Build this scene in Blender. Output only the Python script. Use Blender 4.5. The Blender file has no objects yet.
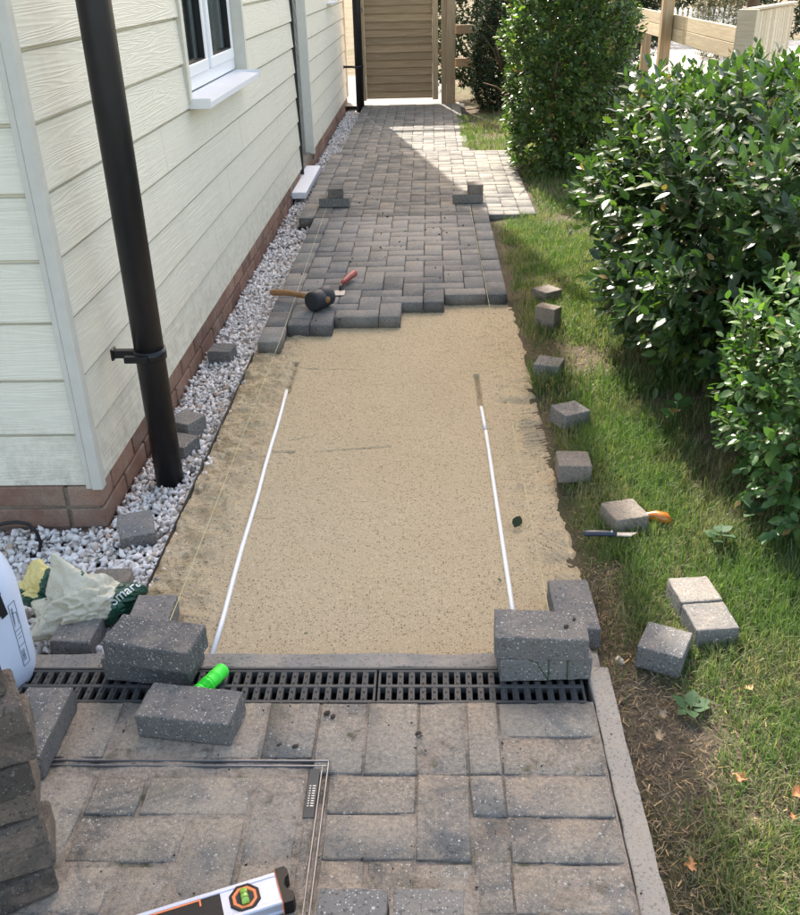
import bpy, bmesh, math, random
import numpy as np
from mathutils import Vector, Matrix, noise
from mathutils.bvhtree import BVHTree
random.seed(7); rng = np.random.default_rng(7)
S = bpy.context.scene; COL = S.collection
PI = math.pi; rad = math.radians
# ------------------------------------------------------------------ camera
F, PITCH, YAW, ROLL, CH, CX, CY = 928.79, .4854, .0411, -.0273, 1.3847, -.3567, -1.3052
rt = Vector((math.cos(YAW), math.sin(YAW), 0)); f0 = Vector((-math.sin(YAW), math.cos(YAW), 0)); zz = Vector((0, 0, 1))
fw = math.cos(PITCH)*f0 - math.sin(PITCH)*zz; up = math.sin(PITCH)*f0 + math.cos(PITCH)*zz
r2 = math.cos(ROLL)*rt + math.sin(ROLL)*up; u2 = -math.sin(ROLL)*rt + math.cos(ROLL)*up
cd = bpy.data.cameras.new('camera'); cam = bpy.data.objects.new('camera', cd); COL.objects.link(cam)
cam.matrix_world = Matrix(((r2.x, u2.x, -fw.x, CX), (r2.y, u2.y, -fw.y, CY), (r2.z, u2.z, -fw.z, CH), (0, 0, 0, 1)))
cd.sensor_fit = 'HORIZONTAL'; cd.sensor_width = 36; cd.lens = F/800*36; cd.clip_start = .05; cd.clip_end = 600
S.camera = cam
# ------------------------------------------------------------------ light
SUN_EL = rad(43.5); SX, SY = -.209, .978
W = bpy.data.worlds.new("World"); S.world = W; W.use_nodes = True
nt = W.node_tree; bg = nt.nodes['Background']; sky = nt.nodes.new('ShaderNodeTexSky')
sky.sky_type = 'NISHITA'; sky.sun_disc = False; sky.sun_elevation = SUN_EL; sky.sun_rotation = math.atan2(SX, SY)
sky.dust_density = 2.5; sky.air_density = 1.0; sky.ozone_density = .7
wb = nt.nodes.new('ShaderNodeMix'); wb.data_type = 'RGBA'; wb.blend_type = 'MULTIPLY'; wb.inputs[0].default_value = 1; wb.inputs[7].default_value = (1.15, 1.0, .83, 1)   # camera white balance
nt.links.new(sky.outputs[0], wb.inputs[6]); nt.links.new(wb.outputs[2], bg.inputs[0]); bg.inputs[1].default_value = .15
sl = bpy.data.lights.new('sun', 'SUN'); sl.energy = 2.8; sl.angle = rad(.55); sl.color = (1, .95, .86)
so = bpy.data.objects.new('sun', sl); COL.objects.link(so)
tosun = Vector((SX*math.cos(SUN_EL), SY*math.cos(SUN_EL), math.sin(SUN_EL)))
so.rotation_euler = tosun.to_track_quat('Z', 'Y').to_euler()
S.view_settings.view_transform = 'Standard'; S.view_settings.look = 'None'
S.view_settings.exposure = 2.06; S.view_settings.gamma = 1
# ------------------------------------------------------------------ materials
def mat(name, rough=.8, spec=.3):
    m = bpy.data.materials.new(name); m.use_nodes = True
    b = m.node_tree.nodes['Principled BSDF']; b.inputs['Roughness'].default_value = rough
    b.inputs['Specular IOR Level'].default_value = spec
    return m, m.node_tree, b
class N:
    def __init__(s, nt): s.nt = nt; s.l = nt.links.new
    def n(s, t, **k):
        x = s.nt.nodes.new(t)
        for a, v in k.items(): setattr(x, a, v)
        return x
    def pos(s): return s.n('ShaderNodeNewGeometry').outputs['Position']
    def obj(s): return s.n('ShaderNodeTexCoord').outputs['Object']
    def scale(s, v, sc):
        m = s.n('ShaderNodeMapping'); s.l(v, m.inputs[0]); m.inputs['Scale'].default_value = sc if hasattr(sc, '__len__') else (sc,)*3
        return m.outputs[0]
    def noise(s, v, sc, det=3, rough=.6, out=0, dist=0):
        x = s.n('ShaderNodeTexNoise'); s.l(v, x.inputs['Vector']); x.inputs['Scale'].default_value = sc
        x.inputs['Detail'].default_value = det; x.inputs['Roughness'].default_value = rough; x.inputs['Distortion'].default_value = dist
        return x.outputs[out]
    def vor(s, v, sc, feat='F1', out='Distance', rnd=1):
        x = s.n('ShaderNodeTexVoronoi', feature=feat); s.l(v, x.inputs['Vector']); x.inputs['Scale'].default_value = sc
        x.inputs['Randomness'].default_value = rnd
        return x.outputs[out]
    def ramp(s, v, pts, interp='LINEAR'):
        x = s.n('ShaderNodeValToRGB'); s.l(v, x.inputs[0]); e = x.color_ramp.elements; x.color_ramp.interpolation = interp
        while len(e) < len(pts): e.new(.5)
        for i, (p, c) in enumerate(pts):
            e[i].position = p; e[i].color = (c, c, c, 1) if not hasattr(c, '__len__') else (*c[:3], 1)
        return x.outputs[0]
    def mix(s, f, a, b, mode='MIX'):
        x = s.n('ShaderNodeMix', data_type='RGBA', blend_type=mode)
        for i, v in ((0, f), (6, a), (7, b)):
            if isinstance(v, (int, float)): x.inputs[i].default_value = v if i == 0 else (v, v, v, 1)
            elif isinstance(v, tuple): x.inputs[i].default_value = (*v[:3], 1)
            else: s.l(v, x.inputs[i])
        return x.outputs[2]
    def math(s, op, a, b=0.0):
        x = s.n('ShaderNodeMath', operation=op)
        for i, v in ((0, a), (1, b)):
            if isinstance(v, (int, float)): x.inputs[i].default_value = v
            else: s.l(v, x.inputs[i])
        return x.outputs[0]
    def bump(s, h, dist, strength=1, nrm=None):
        x = s.n('ShaderNodeBump'); s.l(h, x.inputs['Height']); x.inputs['Distance'].default_value = dist; x.inputs['Strength'].default_value = strength
        if nrm: s.l(nrm, x.inputs['Normal'])
        return x.outputs[0]
    def objrand(s): return s.n('ShaderNodeObjectInfo').outputs['Random']
    def island(s): return s.n('ShaderNodeNewGeometry').outputs['Random Per Island']
    def sep(s, v, i):
        x = s.n('ShaderNodeSeparateXYZ'); s.l(v, x.inputs[0]); return x.outputs[i]

def concrete(name, c1, c2, dust=(.42, .34, .25), dust_amt=.5, speck=.5, bump=.0012, mossy=0, upmask=True, dlo=.42, patch=False):
    m, t, b = mat(name, .9, .2); n = N(t); p = n.pos()
    base = n.mix(n.noise(p, 9, 4), c1, c2)
    base = n.mix(n.math('MULTIPLY', n.noise(p, 260, 3, .7), .65), base, tuple(x*.35 for x in c1))
    r = n.objrand(); base = n.mix(1, base, n.ramp(r, [(0, (.66, .67, .69)), (.5, (1, 1, 1)), (1, (1.34, 1.27, 1.18))]), 'MULTIPLY')
    # pale aggregate
    cell = n.vor(p, 230, out='Color'); d = n.vor(p, 230)
    rs_ = n.math('MULTIPLY', n.sep(cell, 1), .22)
    sp = n.math('MULTIPLY', n.ramp(n.math('ADD', d, rs_), [(.33, 1), (.42, 0)]), n.ramp(n.sep(cell, 0), [(.62, 0), (.66, speck)]))
    cell2 = n.vor(p, 95, out='Color'); d2 = n.math('ADD', n.vor(p, 95), n.math('MULTIPLY', n.sep(cell2, 1), .16))
    sp2 = n.math('MULTIPLY', n.ramp(d2, [(.27, 1), (.34, 0)]), n.ramp(n.sep(cell2, 0), [(.80, 0), (.84, speck)]))
    sp = n.math('MAXIMUM', sp, sp2)
    base = n.mix(sp, base, n.mix(n.sep(cell, 2), (.34, .33, .32), (.72, .70, .66)))
    base = n.mix(n.ramp(n.noise(p, 140, 2, .5), [(.58, 0), (.64, .6)]), base, tuple(x*.3 for x in c1))
    # sandy dust lying on it
    dm = n.math('MULTIPLY', n.ramp(n.noise(p, 5.5, 6, .72, dist=.8), [(dlo, 0), (dlo+.17, 1)]), n.ramp(n.noise(p, 110, 4, .8), [(.34, .25), (.6, 1)]))
    if upmask:
        up_ = n.ramp(n.sep(n.n('ShaderNodeNewGeometry').outputs['Normal'], 2), [(.5, .35), (.9, 1)])
        dm = n.math('MULTIPLY', dm, up_)
    if patch:   # jointing sand brushed over the middle of the laid path
        px_ = n.ramp(n.sep(p, 0), [(0, 0), (1, 0)]); mx_ = n.n('ShaderNodeMapRange'); vd = n.n('ShaderNodeVectorMath', operation='DISTANCE'); n.l(n.scale(p, (1.5, .62, 0)), vd.inputs[0]); vd.inputs[1].default_value = (-.52*1.5, 4.25*.62, 0)
        pm = n.math('MULTIPLY', n.ramp(n.math('ADD', vd.outputs['Value'], n.math('MULTIPLY', n.noise(p, 6, 4), .5)), [(.5, 1), (1.05, 0)]), n.ramp(n.noise(p, 45, 4, .8), [(.35, .4), (.6, 1)])); dm = n.math('MAXIMUM', n.math('MULTIPLY', dm, .6), pm)
    base = n.mix(n.math('MULTIPLY', dm, dust_amt), base, n.mix(n.noise(p, 300, 3, .8), tuple(x*.62 for x in dust), tuple(min(1, x*1.3) for x in dust)))
    if mossy: base = n.mix(n.math('MULTIPLY', n.ramp(n.noise(p, 13, 4), [(.55, 0), (.7, 1)]), mossy), base, (.05, .06, .02))
    t.links.new(base, b.inputs['Base Color'])
    h = n.math('ADD', n.noise(p, 330, 3, .7), n.math('MULTIPLY', n.noise(p, 55, 3), .9))
    t.links.new(n.bump(h, bump*1.6), b.inputs['Normal'])
    return m
M = {}
M['patio'] = concrete('patio_concrete', (.165, .165, .163), (.25, .245, .235), dust=(.43, .36, .28), dust_amt=.9, speck=.8, mossy=.15, dlo=.36, bump=.0018)
M['paver'] = concrete('path_concrete', (.19, .19, .19), (.28, .275, .265), dust=(.43, .385, .33), dust_amt=.7, speck=.3, bump=.0012, patch=True, dlo=.48)
M['oldpaver'] = concrete('old_path_concrete', (.205, .195, .178), (.275, .26, .235), dust=(.38, .35, .30), dust_amt=.5, speck=.2, bump=.0008)
M['block'] = concrete('loose_block_concrete', (.165, .165, .165), (.235, .23, .225), dust=(.40, .33, .26), dust_amt=.38, speck=.75)
M['tan'] = concrete('stained_block_concrete', (.165, .15, .135), (.25, .225, .20), dust=(.37, .31, .25), dust_amt=.6, speck=.3, upmask=False)
M['stain'] = concrete('dark_stained_block_concrete', (.10, .09, .082), (.20, .165, .14), dust=(.33, .25, .19), dust_amt=.6, speck=.2, upmask=False, dlo=.46, bump=.002)
M['kerb'] = concrete('kerb_concrete', (.29, .28, .26), (.38, .36, .335), dust=(.43, .37, .30), dust_amt=.6, speck=.15)
M['mortar'] = concrete('mortar', (.20, .17, .14), (.30, .25, .2), dust_amt=.3, speck=0, upmask=False)
M['joint'] = concrete('joint_sand', (.15, .13, .11), (.30, .26, .215), dust=(.43, .365, .30), dust_amt=.9, speck=.4, mossy=.75, bump=.003, dlo=.34)
M['pathjoint'] = concrete('path_joint', (.05, .045, .04), (.13, .115, .10), dust=(.36, .31, .26), dust_amt=.6, speck=.1, mossy=.2, bump=.003, dlo=.5)
M['bright'] = concrete('pale_concrete_drive', (.36, .36, .36), (.42, .41, .4), dust_amt=.1, speck=.1)

def brickm():
    m, t, b = mat('clay_brick', .92, .15); n = N(t); p = n.pos()
    base = n.mix(n.noise(p, 14, 4), (.19, .105, .08), (.30, .19, .145))
    base = n.mix(1, base, n.ramp(n.objrand(), [(0, (.65, .62, .62)), (1, (1.25, 1.2, 1.15))]), 'MULTIPLY')
    base = n.mix(n.ramp(n.noise(p, 6, 5, .7), [(.45, 0), (.7, .65)]), base, (.34, .28, .22))
    base = n.mix(n.ramp(n.noise(p, 180, 2), [(.5, 0), (.75, .5)]), base, (.09, .06, .05))
    t.links.new(base, b.inputs['Base Color']); t.links.new(n.bump(n.noise(p, 120, 5, .7), .004), b.inputs['Normal']); return m
M['brick'] = brickm()
def cladm():
    m, t, b = mat('cream_painted_board', .55, .35); n = N(t); o = n.obj(); r = n.objrand()
    # object space: x along the board, z up; move the grain by a random offset per board
    add = n.n('ShaderNodeVectorMath', operation='ADD'); cx = n.n('ShaderNodeCombineXYZ'); n.l(n.math('MULTIPLY', r, 37), cx.inputs[0]); n.l(n.math('MULTIPLY', r, 11), cx.inputs[2])
    n.l(o, add.inputs[0]); n.l(cx.outputs[0], add.inputs[1]); v = n.scale(add.outputs[0], (.42, 1, 9))
    ns = n.noise(v, 1.9, 2, .5, dist=.25)
    w = n.math('SINE', n.math('MULTIPLY', ns, 120))
    w2 = n.math('MULTIPLY', n.math('ADD', w, 1), .5)
    msk = n.ramp(n.noise(o, 3.0, 2), [(.3, .25), (.6, 1)])
    fine = n.noise(n.scale(add.outputs[0], (6, 30, 190)), 1.3, 2)
    h = n.math('ADD', n.math('MULTIPLY', n.math('POWER', w2, 2), msk), n.math('MULTIPLY', fine, .35))
    col = n.mix(n.noise(o, 2.2, 4), (.68, .65, .54), (.725, .695, .59))
    col = n.mix(n.math('MULTIPLY', n.math('POWER', n.math('SUBTRACT', 1, w2), 3), .10), col, (.34, .35, .28))
    col = n.mix(n.ramp(n.noise(o, 1.6, 6, .8), [(.58, 0), (.8, .2)]), col, (.42, .42, .36))
    lowd = n.math('MULTIPLY', n.ramp(n.sep(n.pos(), 2), [(.05, 1), (.33, 0)]), n.ramp(n.noise(n.pos(), 22, 5, .8), [(.42, 0), (.7, .75)]))
    col = n.mix(lowd, col, (.36, .32, .25))
    col = n.mix(n.math('MULTIPLY', n.ramp(n.noise(n.scale(n.pos(), (7, 7, .7)), 2, 4, .7), [(.5, 0), (.75, 1)]), .16), col, (.40, .39, .33))
    col = n.mix(n.ramp(n.vor(o, 26), [(.02, .6), (.035, 0)]), col, (.16, .15, .12))
    t.links.new(col, b.inputs['Base Color']); t.links.new(n.bump(h, .0008), b.inputs['Normal']); return m
M['clad'] = cladm()
def simple(name, col, rough=.5, spec=.5, metal=0, var=.12, sc=20, bump=.0003, bsc=150, rv=.1):
    m, t, b = mat(name, rough, spec); n = N(t); p = n.pos()
    c = n.mix(n.noise(p, sc, 4), tuple(x*(1-var) for x in col), tuple(min(1, x*(1+var)) for x in col))
    t.links.new(c, b.inputs['Base Color']); b.inputs['Metallic'].default_value = metal
    rr = n.ramp(n.noise(p, sc*2, 4), [(.2, max(0, rough-rv)), (.8, min(1, rough+rv))]); t.links.new(rr, b.inputs['Roughness'])
    if bump: t.links.new(n.bump(n.noise(p, bsc, 3), bump), b.inputs['Normal'])
    return m
M['trim'] = simple('grey_trim_paint', (.53, .515, .46), .5)
M['upvc'] = simple('white_upvc', (.78, .79, .81), .42, .35, var=.03, sc=5, bump=0, rv=.03)
M['sill'] = simple('dusty_white_upvc', (.68, .69, .71), .5, .35, var=.08, rv=.03)
M['reveal'] = simple('cream_reveal', (.60, .58, .50), .6)
M['seal'] = simple('black_rubber_seal', (.012, .012, .012), .5)
M['inside'] = simple('dark_interior', (.05, .05, .05), .9)
M['curtain'] = simple('pale_curtain', (.5, .5, .47), .9)
M['roof'] = simple('roof_slate', (.12, .11, .11), .8)
M['castiron'] = simple('drain_black', (.06, .06, .06), .6, .35, var=.45, bump=.0008)
M['black'] = simple('black_plastic', (.010, .010, .012), .42, .35, var=.5, sc=14)
M['rubber'] = simple('black_rubber', (.028, .03, .036), .6, .35, bump=.0006)
M['galv'] = simple('galvanised_steel', (.55, .56, .57), .45, .5, metal=.6)
M['railm'] = simple('white_conduit', (.72, .74, .76), .4, .5)
M['alu'] = simple('brushed_aluminium', (.56, .59, .70), .4, .5, metal=.35, var=.06)
M['orange'] = simple('orange_plastic', (.75, .21, .07), .45)
M['vial'] = simple('green_vial', (.30, .55, .08), .15, .8)
M['lime'] = simple('lime_string_reel', (.06, .80, .06), .5, .4, var=.12, sc=60)
M['string'] = simple('yellow_string', (.58, .54, .30), .7, .2, bump=0)
M['tank'] = simple('white_polythene_tank', (.58, .65, .80), .4, .5, var=.04)
M['print'] = simple('dark_print', (.06, .07, .10), .6, bump=0)
M['strap'] = simple('black_webbing', (.013, .013, .015), .8, .3)
M['yellowp'] = simple('yellow_plastic_film', (.62, .52, .20), .4)
M['red'] = simple('red_handle', (.28, .035, .03), .45)
M['steel'] = simple('worn_steel', (.22, .22, .23), .4, .5, metal=.8)
M['amber'] = simple('amber_plastic', (.42, .14, .02), .2, .6)
M['knife'] = simple('navy_grip', (.02, .03, .05), .4)
M['stone'] = simple('pale_stone', (.45, .42, .38), .9, .2)
M['clod'] = simple('soil_clod', (.07, .055, .045), .95, .1)
def woodm(name, a, c, axis):
    m, t, b = mat(name, .75, .25); n = N(t); o = n.obj(); r = n.objrand()
    add = n.n('ShaderNodeVectorMath', operation='ADD'); cx = n.n('ShaderNodeCombineXYZ')
    for i in range(3): n.l(n.math('MULTIPLY', r, 7+i*5), cx.inputs[i])
    n.l(o, add.inputs[0]); n.l(cx.outputs[0], add.inputs[1])
    s = [26, 26, 26]; s[axis] = 1.6
    g = n.noise(n.scale(add.outputs[0], tuple(s)), 2.5, 4, .6, dist=.4)
    col = n.mix(n.ramp(g, [(.3, 0), (.7, 1)]), a, c)
    col = n.mix(n.math('MULTIPLY', n.ramp(n.vor(n.scale(add.outputs[0], tuple(3 if i == axis else 9 for i in range(3))), 1.5), [(.04, 1), (.09, 0)]), .7), col, tuple(x*.35 for x in a))
    col = n.mix(1, col, n.ramp(r, [(0, .82), (1, 1.12)]), 'MULTIPLY')
    t.links.new(col, b.inputs['Base Color']); t.links.new(n.bump(g, .0015), b.inputs['Normal']); return m
M['gatewood'] = woodm('treated_timber', (.27, .18, .10), (.41, .295, .18), 0)
M['postwood'] = woodm('treated_post', (.32, .22, .13), (.47, .35, .22), 2)
M['palewood'] = woodm('pale_new_timber', (.48, .40, .28), (.62, .54, .40), 1)
M['handle'] = woodm('hickory_handle', (.28, .14, .06), (.42, .25, .12), 0)
M['whitepaint'] = simple('white_painted_wood', (.78, .78, .77), .5)
M['bark'] = simple('bark', (.11, .075, .05), .9, .1, var=.4, sc=40, bump=.004, bsc=60)
def leafm(name, c1, c2, gloss=.32, trans=.3, spec=.5, dark=None):
    m, t, b = mat(name, gloss, spec); n = N(t)
    r = n.math('FRACT', n.math('ADD', n.island(), n.math('MULTIPLY', n.objrand(), 3.3)))
    c = n.mix(n.ramp(r, [(0, 0), (.6, .35), (1, 1)]), c1, c2)
    r_ = n.math('FRACT', n.math('MULTIPLY', r, 7.13)); c = n.mix(n.ramp(r_, [(.86, 0), (.97, .8)]), c, tuple(min(1, x*k) for x, k in zip(c2, (1.9, 1.6, 1.1))))
    c = n.mix(n.ramp(n.math('FRACT', n.math('MULTIPLY', r, 23.7)), [(.978, 0), (.985, .8)]), c, (.26, .15, .06))
    t.links.new(c, b.inputs['Base Color'])
    tr = n.n('ShaderNodeBsdfTranslucent'); n.l(n.mix(1, c, (1.45, 1.7, .6), 'MULTIPLY'), tr.inputs[0])
    mx = n.n('ShaderNodeMixShader'); mx.inputs[0].default_value = trans
    n.l(b.outputs[0], mx.inputs[1]); n.l(tr.outputs[0], mx.inputs[2]); n.l(mx.outputs[0], t.nodes['Material Output'].inputs[0])
    return m
M['leafA'] = leafm('glossy_hedge_leaf', (.026, .056, .02), (.075, .138, .038), .34, .28)
M['leafB'] = leafm('round_hedge_leaf', (.04, .08, .028), (.11, .185, .05), .28, .34)
M['leafC'] = leafm('small_pale_leaf', (.05, .11, .03), (.10, .19, .06), .35, .3)
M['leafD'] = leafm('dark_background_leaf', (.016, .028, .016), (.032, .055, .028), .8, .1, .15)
M['leafE'] = leafm('brown_green_conifer', (.06, .07, .03), (.13, .12, .06), .7, .1)
M['weed'] = leafm('weed_leaf', (.04, .085, .035), (.06, .12, .05), .65, .2, .3)
M['deadleaf'] = leafm('dead_leaf', (.42, .17, .07), (.50, .26, .12), .7, .2)
M['drybrown'] = leafm('dry_brown_leaf', (.25, .19, .12), (.36, .28, .19), .8, .1)
def grassm():
    m, t, b = mat('grass_blades', .5, .3); n = N(t); p = n.pos(); r = n.island()
    gr = n.mix(n.ramp(r, [(0, 0), (1, 1)]), (.052, .105, .026), (.175, .26, .07))
    pat = n.ramp(n.noise(p, 2.6, 4, .6), [(.36, 0), (.66, 1)])
    straw = n.ramp(n.math('ADD', n.math('MULTIPLY', r, .55), n.math('MULTIPLY', pat, .5)), [(.52, 0), (.74, .9)])
    c = n.mix(straw, gr, (.30, .26, .15)); t.links.new(c, b.inputs['Base Color'])
    tr = n.n('ShaderNodeBsdfTranslucent'); n.l(n.mix(1, c, (1.3, 1.5, .7), 'MULTIPLY'), tr.inputs[0])
    mx = n.n('ShaderNodeMixShader'); mx.inputs[0].default_value = .35
    n.l(b.outputs[0], mx.inputs[1]); n.l(tr.outputs[0], mx.inputs[2]); n.l(mx.outputs[0], t.nodes['Material Output'].inputs[0]); return m
M['grass'] = grassm()
def soilm():
    m, t, b = mat('lawn_soil', .95, .1); n = N(t); p = n.pos()
    c = n.mix(n.noise(p, 5, 5, .7), (.16, .125, .09), (.30, .24, .175))
    c = n.mix(n.ramp(n.noise(p, 1.7, 4), [(.42, 0), (.62, .7)]), c, (.10, .115, .045))
    c = n.mix(n.ramp(n.noise(p, 120, 4, .8), [(.4, 0), (.7, .6)]), c, (.05, .04, .03))
    t.links.new(c, b.inputs['Base Color']); t.links.new(n.bump(n.noise(p, 60, 6, .85), .02), b.inputs['Normal']); return m
M['soil'] = soilm()
def sandm():
    m, t, b = mat('sharp_sand', .95, .15); n = N(t); p = n.pos()
    c = n.mix(n.noise(p, 3.5, 5, .65), (.60, .485, .315), (.71, .59, .405))
    # grains
    g = n.noise(p, 420, 3, .8)
    c = n.mix(n.ramp(g, [(.36, .85), (.5, 0)]), c, (.17, .12, .065))
    c = n.mix(n.ramp(g, [(.56, 0), (.7, .5)]), c, (.70, .60, .44))
    v = n.vor(p, 150); cc = n.sep(n.vor(p, 150, out='Color'), 0)
    c = n.mix(n.math('MULTIPLY', n.ramp(v, [(.34, 1), (.44, 0)]), n.ramp(cc, [(.84, 0), (.88, .5)])), c, (.78, .70, .55))
    c = n.mix(n.math('MULTIPLY', n.ramp(v, [(.34, 1), (.44, 0)]), n.ramp(cc, [(.20, .75), (.25, 0)])), c, (.20, .145, .085))
    # damp, loose, darker band along the gravel side and near the pavers
    x = n.sep(p, 0)
    lm = n.math('MULTIPLY', n.ramp(n.math('ADD', x, 1.1), [(.0, 1), (.19, .0)]), n.ramp(n.noise(p, 11, 5, .75), [(.45, 0), (.58, 1)]))
    c = n.mix(n.math('MULTIPLY', lm, .6), c, (.17, .12, .055))
    s = n.ramp(n.noise(n.scale(p, (5, 16, 1)), 2.2, 5, .8, dist=1), [(.63, 0), (.72, .55)])
    c = n.mix(s, c, (.22, .16, .09))
    t.links.new(c, b.inputs['Base Color'])
    h = n.math('ADD', n.noise(p, 330, 3, .8), n.math('MULTIPLY', n.noise(p, 60, 4, .7), .7))
    t.links.new(n.bump(h, .0055), b.inputs['Normal']); return m
M['sand'] = sandm()
def pebm():
    m, t, b = mat('white_gravel', .8, .25); n = N(t); r = n.island()
    c = n.ramp(r, [(0, (.22, .19, .17)), (.08, (.42, .36, .31)), (.2, (.66, .62, .585)), (.6, (.84, .805, .78)), (.93, (.90, .88, .86)), (.97, (.52, .40, .30))])
    c = n.mix(n.math('MULTIPLY', n.noise(n.pos(), 60, 4), .35), c, (.45, .40, .36))
    t.links.new(c, b.inputs['Base Color']); t.links.new(n.bump(n.noise(n.pos(), 160, 3), .002), b.inputs['Normal']); return m
M['gravel'] = pebm()
def glassm():
    m, t, b = mat('window_glass', .03, .9); b.inputs['Base Color'].default_value = (.03, .035, .04, 1)
    tr = t.nodes.new('ShaderNodeBsdfTransparent'); tr.inputs[0].default_value = (.85, .9, .9, 1)
    mx = t.nodes.new('ShaderNodeMixShader'); mx.inputs[0].default_value = .72
    t.links.new(b.outputs[0], mx.inputs[1]); t.links.new(tr.outputs[0], mx.inputs[2]); t.links.new(mx.outputs[0], t.nodes['Material Output'].inputs[0]); return m
M['glass'] = glassm()
def bagm(name, col, trans=.25):
    m, t, b = mat(name, .27, .6); n = N(t); o = n.obj()
    c = n.mix(n.noise(o, 14, 5, .7), tuple(x*.82 for x in col), col)
    c = n.mix(n.ramp(n.noise(o, 30, 5, .8), [(.6, 0), (.8, .35)]), c, (.25, .2, .13))
    n.l(c, b.inputs['Base Color']); n.l(n.bump(n.noise(o, 35, 4, .6, dist=1.2), .008), b.inputs['Normal'])
    tr = n.n('ShaderNodeBsdfTranslucent'); n.l(c, tr.inputs[0]); mx = n.n('ShaderNodeMixShader'); mx.inputs[0].default_value = trans
    n.l(b.outputs[0], mx.inputs[1]); n.l(tr.outputs[0], mx.inputs[2]); n.l(mx.outputs[0], t.nodes['Material Output'].inputs[0]); return m
M['bagcream'] = bagm('cream_plastic_film', (.80, .76, .60)); M['baggreen'] = bagm('dark_green_print_film', (.015, .085, .05), .08)
M['bagtext'] = simple('white_print', (.75, .78, .74), .5, bump=0)

# ------------------------------------------------------------------ mesh helpers
def link(name, me, m=None, parent=None, loc=None):
    o = bpy.data.objects.new(name, me); COL.objects.link(o)
    if m is not None and me is not None and not me.materials: me.materials.append(m)
    if loc is not None: o.location = loc
    if parent: o.parent = parent
    return o
def thing(name, label, cat, loc=(0, 0, 0), rz=0, group=None):
    o = bpy.data.objects.new(name, None); COL.objects.link(o); o.empty_display_size = .05
    o.location = loc; o.rotation_euler = (0, 0, rz); return tag(o, label, cat, group)
def tag(o, label, cat, group=None):
    o['label'] = label; o['category'] = cat
    if group: o['group'] = group
    return o
def kind(o, k): o['kind'] = k; return o
def from_bm(bm, name, smooth=False):
    me = bpy.data.meshes.new(name); bm.normal_update(); bm.to_mesh(me); bm.free()
    if smooth: me.polygons.foreach_set('use_smooth', [True]*len(me.polygons))
    return me
def from_np(name, V, Fq, smooth=False):
    """V (n,3); Fq (m,k) faces all of one size"""
    me = bpy.data.meshes.new(name); V = np.asarray(V, np.float32); Fq = np.asarray(Fq, np.int32)
    me.vertices.add(len(V)); me.vertices.foreach_set('co', V.ravel())
    k = Fq.shape[1]; me.loops.add(Fq.size); me.loops.foreach_set('vertex_index', Fq.ravel())
    me.polygons.add(len(Fq)); me.polygons.foreach_set('loop_start', np.arange(0, Fq.size, k, dtype=np.int32))
    if smooth: me.polygons.foreach_set('use_smooth', np.ones(len(Fq), bool))
    me.update(calc_edges=True); me.validate(); return me
def add_box(bm, x0, x1, y0, y1, z0, z1, bev=0, seg=1, mtx=None):
    r = bmesh.ops.create_cube(bm, size=1); vs = r['verts']
    bmesh.ops.scale(bm, vec=(x1-x0, y1-y0, z1-z0), verts=vs); bmesh.ops.translate(bm, vec=((x0+x1)/2, (y0+y1)/2, (z0+z1)/2), verts=vs)
    if bev:
        es = list({e for v in vs for e in v.link_edges}); rr = bmesh.ops.bevel(bm, geom=es, offset=bev, segments=seg, affect='EDGES', profile=.5)
        vs = list({v for f in rr['faces'] for v in f.verts} | {v for v in vs if v.is_valid})
    if mtx: bmesh.ops.transform(bm, matrix=mtx, verts=vs)
    return vs
def box(name, x0, x1, y0, y1, z0, z1, m, parent=None, bev=0, seg=1):
    bm = bmesh.new(); add_box(bm, x0, x1, y0, y1, z0, z1, bev, seg)
    c = Vector(((x0+x1)/2, (y0+y1)/2, (z0+z1)/2))
    bmesh.ops.translate(bm, vec=-c, verts=bm.verts)
    o = link(name, from_bm(bm, name), m, parent); o.location = c; return o
def tube(bm, pts, r, seg=10, cap=True):
    pts = [Vector(p) for p in pts]; rs = r if hasattr(r, '__len__') else [r]*len(pts); rings = []; up0 = None
    for i, p in enumerate(pts):
        t = (pts[min(i+1, len(pts)-1)]-pts[max(i-1, 0)]).normalized()
        a = up0 if up0 is not None else (Vector((0, 0, 1)) if abs(t.z) < .9 else Vector((1, 0, 0)))
        u = (a - t*a.dot(t)).normalized(); up0 = u; v = t.cross(u)
        rings.append([bm.verts.new(p + (u*math.cos(k*2*PI/seg)+v*math.sin(k*2*PI/seg))*rs[i]) for k in range(seg)])
    for a, b in zip(rings, rings[1:]):
        for k in range(seg): bm.faces.new((a[k], a[(k+1) % seg], b[(k+1) % seg], b[k]))
    if cap: bm.faces.new(rings[0][::-1]); bm.faces.new(rings[-1])
def tubeobj(name, pts, r, m, parent=None, seg=10, smooth=True):
    bm = bmesh.new(); tube(bm, pts, r, seg); return link(name, from_bm(bm, name, smooth), m, parent)
def noisep(x, y, z, s): return noise.noise(Vector((x*s, y*s, z*s)))

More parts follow.
